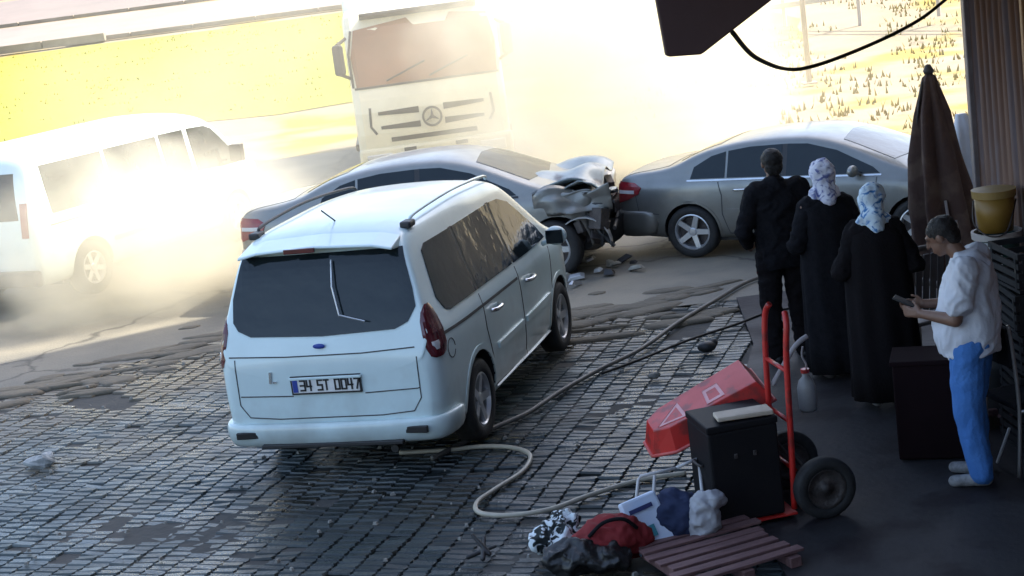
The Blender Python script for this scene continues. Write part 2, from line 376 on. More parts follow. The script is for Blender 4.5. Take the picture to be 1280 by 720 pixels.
dirt_m = mat('dirt', (.16, .14, .105), (.10, .09, .072), 2.2, .95, bump=.7, bscale=18, detail=8)
edge = [(-8.6, 12.2), (-5.24, 15.2), (-3.2, 16.3), (-1, 16.1), (.7, 15.3), (2.1, 15.2)]
mb = MB(); random.seed(21)
for k in range(170):
    t = random.random() * 4.999; i_ = int(t); f_ = t - i_; x0 = edge[i_][0] + (edge[i_ + 1][0] - edge[i_][0]) * f_; y0 = edge[i_][1] + (edge[i_ + 1][1] - edge[i_][1]) * f_ + random.gauss(-.12, .38)
    rx, ry = random.uniform(.10, .42), random.uniform(.04, .15); n_ = 22; hh = random.uniform(.005, .012); a0 = random.uniform(-.2, .5)
    rg = []
    for (kk, zz) in ((1, -.035), (.8, .35), (.45, .8), (.1, 1)):
        rg.append([Vector((x0 + math.cos(a0) * u - math.sin(a0) * v_, y0 + math.sin(a0) * u + math.cos(a0) * v_, (zz * hh if zz > 0 else -.035) + .004 * k / 170 )) for u, v_ in [((rx * kk * (1 + .4 * mnoise.noise(Vector((math.cos(q * .2856) * 1.5, math.sin(q * .2856) * 1.5, k * 1.7))))) * math.cos(q * .2856), (ry * kk * (1 + .5 * mnoise.noise(Vector((math.cos(q * .2856) * 2, math.sin(q * .2856) * 2, k * 2.3))))) * math.sin(q * .2856)) for q in range(n_)]])
    mb.loft(rg)
o = mb.build('dirt', dirt_m, smooth=True); tag(o, 'brown earth drifted over the edge between the road and the blocks', 'dirt', kind='stuff')
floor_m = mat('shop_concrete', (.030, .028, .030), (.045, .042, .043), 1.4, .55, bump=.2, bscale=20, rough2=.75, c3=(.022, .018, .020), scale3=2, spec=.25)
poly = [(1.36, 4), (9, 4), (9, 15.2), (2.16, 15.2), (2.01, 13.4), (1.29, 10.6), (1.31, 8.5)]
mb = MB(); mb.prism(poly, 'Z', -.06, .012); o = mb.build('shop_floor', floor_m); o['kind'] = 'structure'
# loose grit on the paving
gritm = mat('grit', (.3, .29, .26), (.12, .12, .11), 9, .8)
mb = MB()
for _ in range(420):
    x, y = random.uniform(-6.5, 2), random.uniform(8.5, 16.5)
    if not in_poly(x, y, bed_poly): continue
    r = random.uniform(.006, .02); M = Matrix.Rotation(random.uniform(0, 3), 3, 'Z')
    mb.box((x, y, r * .3), (r * 2, r * 1.3, r), M, taper=.6)
o = mb.build('grit', gritm); tag(o, 'pale grit and small chips strewn on the block paving', 'grit', kind='stuff')

# ------------------------------------------------------------------ draping patches on bodywork
def drape(mb, bvh, outline, view, off=.004, step=.06, mi=0, skirt=.012):
    out = []
    n = len(outline)
    for i in range(n):
        a, b = Vector(outline[i]), Vector(outline[(i + 1) % n]); k = max(1, int((b - a).length / step))
        out += [a + (b - a) * t / k for t in range(k)]
    xs = [p.x for p in out]; ys = [p.y for p in out]; inner = []
    x = min(xs) + step * .6
    while x < max(xs):
        y = min(ys) + step * .6
        while y < max(ys):
            if in_poly(x, y, [(p.x, p.y) for p in out]) and min((Vector((x, y)) - p).length for p in out) > step * .4: inner.append(Vector((x, y)))
            y += step
        x += step
    N = len(out)
    res = delaunay_2d_cdt(out + inner, [], [list(range(N))], 1, 1e-6)
    P2, _, F2 = res[0], res[1], res[2]
    vs = []; ns = []
    D = {'R': Vector((-1, 0, 0)), 'L': Vector((1, 0, 0)), 'B': Vector((0, 1, 0)), 'F': Vector((0, -1, 0)), 'T': Vector((0, 0, -1))}[view]
    for p in P2:
        if view == 'R': o = Vector((5, p.x, p.y))
        elif view == 'L': o = Vector((-5, p.x, p.y))
        elif view == 'B': o = Vector((p.x, -5, p.y))
        elif view == 'F': o = Vector((p.x, 12, p.y))
        else: o = Vector((p.x, p.y, 8))
        h, nn, _, _ = bvh.ray_cast(o, D)
        if h is None:
            h, nn, _, _ = bvh.find_nearest(o + D * 4.5)
        if view != 'T':
            near = {'R': 4.0, 'L': 4.0, 'B': 4.95, 'F': 7.3}[view]
            h2, n2, _, _ = bvh.find_nearest(o + D * near)
            if (h2 - h).length > .35: h, nn = h2, n2
        if nn.dot(D) > 0: nn = -nn
        vs.append(h + nn * off); ns.append(nn)
    cnt = {}
    for f in F2:
        for a, b in zip(f, f[1:] + f[:1]): cnt[(min(a, b), max(a, b))] = cnt.get((min(a, b), max(a, b)), 0) + 1
    be = [e for e, c in cnt.items() if c == 1]; fs = [tuple(f) for f in F2]
    mp = {}
    for a, b in be:
        for q in (a, b):
            if q not in mp: mp[q] = len(vs); vs.append(vs[q] - ns[q] * skirt)
        fs.append((a, b, mp[b], mp[a]))
    mb.add(vs, fs, mi); return mb
def ribbon(pts, wd):                                  # outline of a polyline with a width
    pts = [Vector(p) for p in pts]; Lf = []; Rt = []
    for i, p in enumerate(pts):
        t = (pts[min(i + 1, len(pts) - 1)] - pts[max(i - 1, 0)]).normalized(); nrm = Vector((-t.y, t.x)) * wd / 2
        Lf.append(p + nrm); Rt.append(p - nrm)
    return Lf + Rt[::-1]
def patch(name, m, car, bvh, outlines, off=.004, step=.06, parent=None, skirt=.012):
    mb = MB()
    for view, ol in outlines: drape(mb, bvh, ol, view, off, step, skirt=skirt)
    return mb.build(name, m, parent or car, smooth=False)
def wheel(car, x, y, r=.32, wd=.2, spokes=5, rimr=.21, name='wheel', z=None, tilt=0.0, rim=alloy, twin=True):
    s = 1 if x > 0 else -1
    M = Matrix.Translation((x - s * wd / 2, y, r if z is None else z)) @ Matrix.Rotation(tilt, 4, 'Z') @ Matrix.Rotation(R(90) * s, 4, 'Y')
    k = wd / 2; mb = MB()
    mb.lathe([(rimr - .01, -k * .8), (rimr + .02, -k), (r - .03, -k), (r, -k * .75), (r, k * .75), (r - .03, k), (rimr + .02, k), (rimr - .01, k * .8), (rimr - .01, -k * .8)], M, 36)
    t = mb.build(name, rubber, car, smooth=True)
    mb = MB(); mb.lathe([(rimr, k * .3), (rimr + .006, k * .86), (rimr - .012, k * .92), (rimr - .028, k * .6), (rimr - .03, -k * .2)], M, 36)
    for q in range(spokes):
        a = 2 * math.pi * q / spokes + .3
        A = M @ Matrix.Rotation(a, 4, 'Z')
        P = [(.03, -.035, k * .66), (rimr - .015, -.030, k * .80), (rimr - .015, .030, k * .80), (.03, .035, k * .66)]
        Q = [(p[0], p[1], p[2] - .03) for p in P]
        mb.add([A @ Vector(p) for p in P + Q], [(0, 1, 2, 3), (7, 6, 5, 4), (0, 4, 5, 1), (1, 5, 6, 2), (2, 6, 7, 3), (3, 7, 4, 0)])
    mb.lathe([(.0, k * .78), (.04, k * .76), (.055, k * .66), (.055, k * .4)], M, 16)
    mb.build('rim', rim, t)
    mb = MB(); mb.lathe([(0, k * .1), (rimr - .02, k * .1), (rimr - .02, -k * .5), (0, -k * .5)], M, 24); mb.build('brake_disc', engine_metal, t)
    return t

def car_shell(car, P, paint, mid=None, name='body'):
    top, belt, hw, bot, L = P['top'], P['belt'], P['hw'], P['bot'], P['L']
    ys = P['ys']; rings = []
    for y in ys:
        zt, zb, w = lerp_tab(top, y), lerp_tab(bot, y), lerp_tab(hw, y); zs = min(lerp_tab(belt, y), zt - .03)
        h = zt - zs; tum = P['tum']; rx = w - tum * h - .01; er = min(P.get('edge', .10), h * .55)
        half = [(0, zb), (w * .55, zb), (w - .10, zb + .0), (w - .03, zb + .06), (w - .005, zb + .3 * (zs - zb)), (w, zb + .6 * (zs - zb)), (w - .008, zs - .07), (w - .035, zs),
                (w - .04 - (w - .04 - rx) * .35, zs + (h - er) * .35), (w - .04 - (w - .04 - rx) * .75, zs + (h - er) * .75), (rx + .0, zt - er), (rx - er * .35, zt - er * .28), (rx - er * 1.3, zt - .0), (rx * .45, zt + P.get('crown', .02)), (0, zt + P.get('crown', .02) * 1.3)]
        ring = [(x, y, z) for x, z in half] + [(-x, y, z) for x, z in half[1:-1]][::-1]
        rings.append(ring)
    mb = MB(); mb.loft(rings); me = mb.mesh('shell'); o = link(name, me, [paint, mid or black_plastic], car)
    sd = o.modifiers.new('u', 'SUBSURF'); sd.levels = sd.render_levels = 2; bake(o)
    if P.get('dent'):
        for v in o.data.vertices: v.co = P['dent'](v.co)
    cut = MB()
    for (wy, wr, wz) in P['arches']:
        for s in (1, -1):
            M = Matrix.Translation((s * (P['hwmax'] + .1), wy, wz)) @ Matrix.Rotation(R(90), 4, 'Y')
            cut.tube([M @ Vector((0, 0, -.42)), M @ Vector((0, 0, .42))], wr, 40)
    cme = cut.mesh('cut'); co = link('cut', cme, None, car)
    bmx = o.modifiers.new('c', 'BOOLEAN'); bmx.operation = 'DIFFERENCE'; bmx.object = co; bmx.solver = 'EXACT'
    bake(o); bpy.data.objects.remove(co)
    for p in o.data.polygons:
        c = p.center; p.use_smooth = True
        for (wy, wr, wz) in P['arches']:
            d = math.hypot(c.y - wy, c.z - wz)
            if d < wr + .012 and abs(p.normal.y * (c.y - wy) + p.normal.z * (c.z - wz)) > .6 * d and p.normal.y * (c.y - wy) + p.normal.z * (c.z - wz) < 0 and abs(c.x) > .3: p.material_index = 1; p.use_smooth = False
            if d < wr and abs(p.normal.x) > .8 and abs(c.x) < P['hwmax'] - .25: p.material_index = 1
        if c.z < lerp_tab(bot, c.y) + .02: p.material_index = 1
    bm = bmesh.new(); bm.from_mesh(o.data); bvh = BVHTree.FromBMesh(bm); bm.free()
    o.data.set_sharp_from_angle(angle=R(40))
    return o, bvh
def arch_trim(car, bvh, wy, wr, wz, m, sides='RL', wd=.035):
    for s in sides:
        pts = [(wy + (wr + wd * .5) * math.cos(a), wz + (wr + wd * .5) * math.sin(a)) for a in [R(-12 + 204 * k / 16) for k in range(17)]]
        patch('wheel_arch_trim', m, car, bvh, [(s, ribbon(pts, wd))], .006, .05)
GLY = {  # 5x7 pixel strokes drawn as thin bars: lists of segments in a 0..1 box
 'S': [(1,1,0,1),(0,1,0,.5),(0,.5,1,.5),(1,.5,1,0),(1,0,0,0)], '0': [(0,0,1,0),(1,0,1,1),(1,1,0,1),(0,1,0,0)], '1': [(.5,0,.5,1),(.2,.8,.5,1)], '2': [(0,1,1,1),(1,1,1,.5),(1,.5,0,.5),(0,.5,0,0),(0,0,1,0)], '3': [(0,1,1,1),(1,1,1,0),(0,.5,1,.5),(0,0,1,0)],
 '4': [(0,1,0,.4),(0,.4,1,.4),(.8,1,.8,0)], '5': [(1,1,0,1),(0,1,0,.5),(0,.5,1,.5),(1,.5,1,0),(1,0,0,0)], '7': [(0,1,1,1),(1,1,.4,0)], 'Z': [(0,1,1,1),(1,1,0,0),(0,0,1,0)],
 'K': [(0,0,0,1),(1,1,0,.5),(0,.5,1,0)], 'T': [(0,1,1,1),(.5,1,.5,0)], 'V': [(0,1,.5,0),(.5,0,1,1)], 'U': [(0,1,0,0),(0,0,1,0),(1,0,1,1)], 'A': [(0,0,.5,1),(.5,1,1,0),(.25,.4,.75,.4)]}
def plate(car, y, z, text, ry=-1):
    mb = MB(); mb.box((0, y, z), (.52, .012, .112)); p = mb.build('number_plate', plate_white, car, bevel=.003)
    mb = MB(); mb.box((0, y + .004, z), (.545, .014, .136)); mb.build('plate_frame', ink, p)
    mb = MB(); mb.box((-.237, y - .0075, z), (.038, .004, .100)); mb.build('plate_band', plate_blue, p)
    x = -.195
    for ch in text:
        if ch == ' ': x += .034; continue
        mb = MB()
        for (a, b, c, d) in GLY[ch]:
            p0 = Vector((x + a * .034, 0, z - .036 + b * .072)); p1 = Vector((x + c * .034, 0, z - .036 + d * .072)); q = p1 - p0; ang = math.atan2(q.z, q.x)
            mb.box(((p0.x + p1.x) / 2, y - .0082, (p0.z + p1.z) / 2), (q.length + .011, .004, .0125), Matrix.Rotation(-ang, 3, 'Y'))
        x += .0505; mb.build('letter', ink, p)

def road_dirt(m, z0, z1, col=(.22, .19, .15), strength=.75):
    n = m.node_tree; L = n.links; b = n.nodes['Principled BSDF']; src = b.inputs['Base Color'].links[0].from_socket
    tc = n.nodes.new('ShaderNodeTexCoord'); sx = n.nodes.new('ShaderNodeSeparateXYZ'); L.new(tc.outputs['Object'], sx.inputs[0])
    nz = n.nodes.new('ShaderNodeTexNoise'); nz.inputs['Scale'].default_value = 3.5; nz.inputs['Detail'].default_value = 9; L.new(tc.outputs['Object'], nz.inputs['Vector'])
    a = n.nodes.new('ShaderNodeMapRange'); a.inputs[1].default_value = z1; a.inputs[2].default_value = z0; a.inputs[3].default_value = -.12; a.inputs[4].default_value = .5; L.new(sx.outputs[2], a.inputs[0])
    d = n.nodes.new('ShaderNodeMath'); d.operation = 'ADD'; L.new(nz.outputs[0], d.inputs[0]); L.new(a.outputs[0], d.inputs[1])
    r = n.nodes.new('ShaderNodeMapRange'); r.inputs[1].default_value = .48; r.inputs[2].default_value = 1.0; r.inputs[4].default_value = strength; L.new(d.outputs[0], r.inputs[0])
    mx = n.nodes.new('ShaderNodeMixRGB'); L.new(r.outputs[0], mx.inputs[0]); L.new(src, mx.inputs[1]); mx.inputs[2].default_value = (*col, 1); L.new(mx.outputs[0], b.inputs['Base Color'])
road_dirt(white_paint, .2, .7, strength=.5); road_dirt(silver_paint, .2, .9, (.15, .135, .11)); road_dirt(grey_paint, .2, .9, (.15, .135, .11)); road_dirt(red_lens, .2, 1.0, (.2, .15, .12), .4)
# ------------------------------------------------------------------ white family van
def make_van():
    c = thing('van', (-1.41, 11.13, 0), -R(17.4), 'white family van with dark rear window standing on the block paving, seen from behind', 'van')
    L = 4.2
    P = dict(L=L, hwmax=.89, tum=.30, crown=.025, edge=.10,
             top=[(0, .86), (.03, 1.00), (.07, 1.12), (.14, 1.34), (.22, 1.60), (.27, 1.70), (.36, 1.755), (.6, 1.79), (1.6, 1.81), (2.4, 1.765), (2.65, 1.70), (3.4, 1.20), (3.55, 1.12), (3.95, .98), (4.12, .80), (4.2, .55)],
             belt=[(0, 1.06), (2.8, 1.04), (4.2, .95)], hw=[(0, .76), (.04, .83), (.14, .865), (.5, .885), (2.5, .89), (3.6, .87), (4.0, .78), (4.2, .55)],
             bot=[(0, .34), (.1, .26), (.6, .22), (3.6, .22), (4.1, .24), (4.2, .3)],
             ys=[0, .012, .05, .12, .2, .26, .36, .6, 1.1, 1.6, 2.1, 2.4, 2.65, 2.9, 3.15, 3.4, 3.55, 3.8, 3.98, 4.12, 4.19, 4.2], arches=[(.86, .365, .33), (3.35, .365, .33)])
    body, bvh = car_shell(c, P, white_paint)
    # rear
    patch('rear_window', dark_glass, c, bvh, [('B', [(-.70, 1.20), (-.66, 1.14), (-.56, 1.095), (0, 1.075), (.56, 1.095), (.66, 1.14), (.72, 1.24), (.70, 1.36), (.625, 1.645), (-.625, 1.645), (-.70, 1.36)])], .006, .05)
    sp = MB(); sp.loft([[(x, .34, 1.75 + dz), (x, .12, 1.70 + dz), (x, .115, 1.682 + dz), (x, .28, 1.665 + dz)] for x, dz in ((-.60, -.03), (-.45, 0), (0, .02), (.45, 0), (.60, -.03))]); sp.build('rear_spoiler', white_paint, c, bevel=.008)
    mb = MB(); mb.box((-.10, .108, 1.695), (.24, .02, .035)); mb.build('brake_light', dark_lens, c, bevel=.004)
    mb = MB(); mb.tube([(.10, .185, 1.60), (.11, .105, 1.42), (.16, .045, 1.22)], .007, 8); mb.tube([(.155, .045, 1.225), (.36, .018, 1.175)], .006, 6); mb.build('rear_wiper', alloy, c)
    for s in (-1, 1):
        def wrap(name, m_, rows, off, par, nn=12):      # lens that wraps round the rear corner
            q = MB(); rg = []
            for z_, ta, tb in rows:
                rr_ = []; outp = []
                for k_ in range(nn + 1):
                    th = R(ta + (tb - ta) * k_ / nn); d_ = Vector((s * math.cos(th), -math.sin(th), 0)); o_ = Vector((s * .60, .35, z_))
                    h_, n_, _, _ = bvh.ray_cast(o_ + d_ * 1.5, -d_); e_ = off * min(1, .35 + 2.2 * min(k_, nn - k_) / nn)
                    outp.append(h_ + d_ * e_); rr_.append(h_ - d_ * .02)
                rg.append(outp + rr_[::-1])
            q.loft(rg); return q.build(name, m_, par, smooth=False)
        t = wrap('tail_light', dark_lens, [(.868, 34, 50), (.885, 26, 56), (.94, 21, 60), (1.04, 20, 62), (1.13, 23, 62), (1.19, 29, 59), (1.225, 35, 54), (1.24, 39, 50)], .014, c)
        wrap('reversing_light', clear_lens, [(.925, 40, 50), (.96, 38, 54), (.985, 40, 54)], .017, t)
    # tailgate shuts
    patch('tailgate_seam', seam, c, bvh, [('B', ribbon([(-.745, .96), (-.3, .945), (.3, .945), (.70, .965)], .009)), ('B', ribbon([(-.69, .665), (-.3, .655), (-.27, .655)], .008)), ('B', ribbon([(.29, .655), (.69, .67), (.705, .675)], .008)),
                                  ('B', ribbon([(-.70, .94), (-.705, .6), (-.64, .505), (-.4, .485), (.4, .485), (.64, .505), (.705, .6), (.71, .90)], .008))], .003, .06)
    mb = MB(); mb.box((0, -.008, .785), (.56, .03, .022)); mb.build('handle_bar', white_paint, c, bevel=.006)
    mb = MB(); mb.ball((-.02, .014, 1.012), (.048, .008, .019), 16); mb.build('badge', plate_blue, c)
    mb = MB(); mb.box((-.43, -.004, .80), (.018, .012, .085), Matrix.Rotation(R(6), 3, 'Y')); mb.box((-.40, -.004, .765), (.03, .012, .012)); mb.build('badge_lettering', chrome, c)
    plate(c, -.012, .735, '34 ST 0047')
    # bumper
    mb = MB(); rings = []
    for (x, y0) in ((-.90, .40), (-.905, .20), (-.87, .05), (-.78, -.035), (-.4, -.065), (0, -.07), (.4, -.065), (.78, -.035), (.87, .05), (.905, .20), (.90, .40)):
        nx, ny = (0, 1) if abs(x) < .8 else ((-1 if x > 0 else 1), .15)
        rings.append([(x, y0, .465), (x * 1.005, y0 - .01, .44), (x * 1.012, y0 - .016, .40), (x, y0, .315), (x + nx * .03, y0 + ny * .03, .275), (x + nx * .1, y0 + ny * .1, .285), (x + nx * .1, y0 + ny * .1, .45)])
    bp = None; mb.loft(rings); bp = mb.build('rear_bumper', white_paint, c, sub=1, smooth=True)
    for s in (-1, 1):
        mb = MB(); mb.box((s * .66, -.052, .385), (.17, .03, .05), Matrix.Rotation(-s * R(5), 3, 'Z')); mb.build('bumper_reflector', ink, bp, bevel=.006)
    mb = MB(); mb.box((0, -.055, .30), (1.1, .05, .03)); mb.build('bumper_lip', black_plastic, bp, bevel=.006)
    # sides
    for s, vw in ((1, 'R'), (-1, 'L')):
        q = MB()
        wins = [[(.36, 1.24), (.42, 1.14), (.50, 1.11), (1.12, 1.10), (1.12, 1.60), (.55, 1.605), (.46, 1.57)], [(1.17, 1.10), (2.10, 1.085), (2.10, 1.60), (1.17, 1.60)], [(2.15, 1.085), (3.0, 1.075), (3.22, 1.08), (3.10, 1.20), (2.62, 1.52), (2.40, 1.585), (2.15, 1.60)]]
        for k, ol in enumerate(wins): patch('side_window', dark_glass, c, bvh, [(vw, ol)], .007, .06)
        for y0 in (1.115, 2.095): patch('window_pillar', black_plastic, c, bvh, [(vw, [(y0, 1.10), (y0 + .06, 1.10), (y0 + .06, 1.605), (y0, 1.605)])], .005, .08)
        patch('door_seam', seam, c, bvh, [(vw, ribbon([(2.13, 1.06), (2.13, .36), (2.20, .29), (3.0, .29), (3.05, .40), (3.12, .75), (3.2, 1.0)], .012)), (vw, ribbon([(1.14, 1.07), (1.13, .8), (1.22, .5), (1.25, .30), (2.1, .29)], .012)),
                                  (vw, ribbon([(.24, 1.0), (.7, .985), (1.3, .975), (2.1, .965)], .022))], .003, .07)
        patch('door_rub_strip', white_paint, c, bvh, [(vw, ribbon([(1.35, .60), (2.08, .60)], .045)), (vw, ribbon([(2.18, .60), (2.98, .61)], .045))], .016, .07, skirt=.02)
        patch('sill_trim', white_paint, c, bvh, [(vw, ribbon([(1.28, .27), (2.95, .27)], .06))], .02, .07, skirt=.03)
        for (yy, zz) in ((1.28, .90), (2.28, .90)):
            q = MB(); q.tube(curve([(s * .885, yy, zz), (s * .925, yy + .03, zz), (s * .925, yy + .17, zz), (s * .885, yy + .20, zz)], 4), .017, 8); q.build('door_handle', chrome if s > 0 else white_paint, c, smooth=True)
        q = MB(); q.ball((s * 1.0, 2.98, 1.13), (.10, .06, .085), 16); q.tube([(s * .86, 3.02, 1.06), (s * .95, 2.99, 1.09)], .025, 8); mr = q.build('door_mirror', white_paint, c, smooth=True)
        q = MB(); q.box((s * 1.0, 2.925, 1.13), (.15, .012, .12)); q.build('mirror_glass', dark_glass, mr, bevel=.005)
        q = MB(); q.tube(curve([(s * .60, .55, 1.775), (s * .61, .66, 1.815), (s * .62, 1.5, 1.835), (s * .60, 2.35, 1.79), (s * .585, 2.5, 1.75)], 6), .013, 8); q.build('roof_rail', white_paint if s > 0 else black_plastic, c, smooth=True)
        q = MB(); q.box((s * .60, .50, 1.765), (.085, .13, .05)); q.build('rail_foot', black_plastic, c, bevel=.015)
        arch_trim(c, bvh, .86, .365, .33, white_paint, vw, .04); arch_trim(c, bvh, 3.35, .365, .33, white_paint, vw, .04)
        for y in (.86, 3.35): wheel(c, s * .875, y, .315, .19, 5, .205)
    patch('fuel_flap', seam, c, bvh, [('R', ribbon([(.32 + .07 * math.cos(R(a)), .87 + .07 * math.sin(R(a))) for a in range(0, 361, 24)][:15], .006))], .003, .05)
    patch('windscreen', dark_glass, c, bvh, [('T', [(-.66, 3.32), (0, 3.38), (.66, 3.32), (.57, 2.74), (0, 2.70), (-.57, 2.74)])], .005, .08)
    for s in (-1, 1): patch('headlight', clear_lens, c, bvh, [('F', [(s * .45, .72), (s * .74, .76), (s * .76, .90), (s * .5, .84)])], .005, .05)
    patch('grille', black_plastic, c, bvh, [('F', [(-.42, .52), (.42, .52), (.40, .78), (-.40, .78)])], .005, .07)
    q = MB(); q.box((0, 2.1, .26), (1.5, 3.2, .12)); q.tube([(.45, .0, .23), (.45, .7, .24)], .03, 8); q.build('underbody', black_plastic, c)
    q = MB(); q.tube([(0, .62, 1.80), (0, .38, 1.93)], .006, 6); q.build('aerial', black_plastic, c)
make_van()

# ------------------------------------------------------------------ saloons
def make_saloon(loc, rz, paint, label, crashed=False, sc=1.0):
    c = thing('saloon_car', loc, rz, label, 'car'); c.scale = (sc, sc, sc * (.965 if sc < 1 else 1))
    def dent(p):
        if p.y > 3.72:
            t = (p.y - 3.72) / .95; k = t * .42
            p = Vector((p.x, 3.72 + (p.y - 3.72) * (1 - .52 * min(1, t)), p.z))
            d = mnoise.noise_vector(Vector((p.x * 3.1, p.y * 4.3, p.z * 3.7)))
            p += Vector((d.x * .10, d.y * .10, d.z * .12)) * min(1, t * 2.2)
            if p.z > .6: p.z += .05 * t
        return p
    P = dict(L=4.68, hwmax=.90, tum=.42, crown=.022, edge=.09,
             top=[(0, .72), (.02, .92), (.07, 1.03), (.2, 1.07), (.5, 1.09), (.78, 1.13), (1.1, 1.28), (1.45, 1.37), (1.9, 1.42), (2.4, 1.425), (2.8, 1.37), (3.2, 1.20), (3.62, 1.02), (3.75, .98), (4.2, .90), (4.5, .80), (4.62, .68), (4.68, .52)],
             belt=[(0, .90), (.5, .94), (1.4, .955), (3.2, .915), (4.68, .80)], hw=[(0, .66), (.05, .74), (.2, .82), (.6, .88), (1.2, .90), (3.6, .895), (4.2, .85), (4.5, .72), (4.68, .50)],
             bot=[(0, .36), (.12, .27), (.7, .22), (3.9, .21), (4.5, .22), (4.68, .3)],
             ys=[0, .012, .05, .12, .25, .5, .78, .95, 1.15, 1.45, 1.9, 2.4, 2.65, 2.9, 3.2, 3.5, 3.65, 3.8, 4.1, 4.35, 4.52, 4.64, 4.68], arches=[(1.03, .36, .335), (3.77, .36, .335)])
    if crashed: P['dent'] = dent
    body, bvh = car_shell(c, P, paint)
    for s, vw in ((1, 'R'), (-1, 'L')):
        patch('side_window', dark_glass, c, bvh, [(vw, [(1.06, .985), (1.10, 1.12), (1.32, 1.24), (1.50, 1.285), (1.50, .985)])], .006, .06)
        patch('side_window', dark_glass, c, bvh, [(vw, [(1.53, .985), (1.53, 1.29), (1.8, 1.325), (2.20, 1.335), (2.20, .975)])], .006, .06)
        patch('side_window', dark_glass, c, bvh, [(vw, [(2.26, .975), (2.26, 1.335), (2.5, 1.325), (2.85, 1.235), (3.28, 1.03), (3.36, .96)])], .006, .06)
        patch('window_trim', black_plastic if crashed else chrome, c, bvh, [(vw, ribbon([(1.02, .965), (2.2, .957), (3.38, .94)], .018))], .009, .07)
        patch('door_pillar', black_plastic, c, bvh, [(vw, [(2.195, .975), (2.265, .975), (2.265, 1.335), (2.195, 1.335)])], .004, .07)
        patch('door_seam', seam, c, bvh, [(vw, ribbon([(2.23, .95), (2.23, .42), (2.28, .30), (3.22, .29), (3.28, .45), (3.33, .92)], .012)), (vw, ribbon([(1.42, .94), (1.46, .78), (1.45, .55), (1.52, .30), (2.2, .29)], .012)), (vw, ribbon([(.30, .93), (.34, .6), (.62, .56)], .01))], .003, .06)
        patch('door_rub_strip', paint, c, bvh, [(vw, ribbon([(1.5, .585), (2.2, .585)], .05)), (vw, ribbon([(2.27, .585), (3.24, .585)], .05))], .012, .07, skirt=.02)
        for yy in (1.62, 2.38):
            q = MB(); q.tube(curve([(s * .885, yy, .84), (s * .925, yy + .03, .845), (s * .925, yy + .17, .845), (s * .885, yy + .20, .84)], 4), .015, 8); q.build('door_handle', chrome, c, smooth=True)
        q = MB(); q.ball((s * .99, 3.10, 1.02), (.10, .06, .07), 16); q.tube([(s * .86, 3.14, .96), (s * .93, 3.11, .99)], .02, 8); q.build('door_mirror', paint, c, smooth=True)
        ol = [(.06, .97), (.30, .955), (.40, .90), (.36, .82), (.20, .75), (.05, .70)]
        t = patch('tail_light', red_lens, c, bvh, [(vw, ol), ('B', [(s * .42, .74), (s * .42, .93), (s * .70, .965), (s * .76, .95), (s * .76, .72)])], .012, .045, skirt=.018)
        patch('reversing_light', clear_lens, c, bvh, [(vw, [(.07, .865), (.30, .865), (.30, .825), (.07, .825)])], .017, .045, parent=t)
        arch_trim(c, bvh, 1.03, .36, .335, paint, vw, .03)
        if not crashed: arch_trim(c, bvh, 3.77, .36, .335, paint, vw, .03)
        wheel(c, s * .885, 1.03, .325, .20, 5, .225)
        if crashed: wheel(c, s * .885, 3.70, .325, .20, 5, .215, tilt=R(-8))
        else:
            wheel(c, s * .885, 3.77, .325, .20, 5, .225)
            patch('headlight', clear_lens, c, bvh, [('F', [(s * .38, .62), (s * .68, .64), (s * .76, .80), (s * .70, .84), (s * .42, .74)]), (vw, [(4.22, .66), (4.50, .62), (4.50, .74), (4.20, .82)])], .008, .045)
    patch('rear_window', dark_glass, c, bvh, [('T', [(-.56, .86), (0, .82), (.56, .86), (.50, 1.36), (0, 1.40), (-.50, 1.36)])], .005, .07)
    patch('windscreen', dark_glass, c, bvh, [('T', [(-.62, 3.48), (0, 3.58), (.62, 3.48), (.53, 2.88), (0, 2.82), (-.53, 2.88)])], .005, .07)
    patch('boot_seam', seam, c, bvh, [('B', ribbon([(-.42, .97), (-.41, .70), (.41, .70), (.42, .97)], .012)), ('T', ribbon([(-.68, .12), (-.62, .72), (.62, .72), (.68, .12)], .012))], .003, .06)
    mb = MB(); rings = []
    for (x, y0) in ((-.895, .62), (-.88, .26), (-.83, .08), (-.70, -.01), (-.35, -.045), (0, -.05), (.35, -.045), (.70, -.01), (.83, .08), (.88, .26), (.895, .62)):
        nx, ny = (0, 1) if abs(x) < .75 else ((-1 if x > 0 else 1), .15)
        rings.append([(x, y0, .62), (x * 1.008, y0 - .012, .58), (x * 1.01, y0 - .012, .44), (x, y0, .33), (x + nx * .03, y0 + ny * .03, .27), (x + nx * .1, y0 + ny * .1, .28), (x + nx * .1, y0 + ny * .1, .61)])
    mb.loft(rings); mb.build('rear_bumper', paint, c, sub=1, smooth=True)
    plate(c, -.058, .80 if False else .50, '34 TA 2730')
    q = MB(); q.box((0, 2.3, .25), (1.5, 3.3, .12)); q.tube([(.5, -.01, .25), (.5, .9, .25)], .03, 8); q.build('underbody', black_plastic, c)
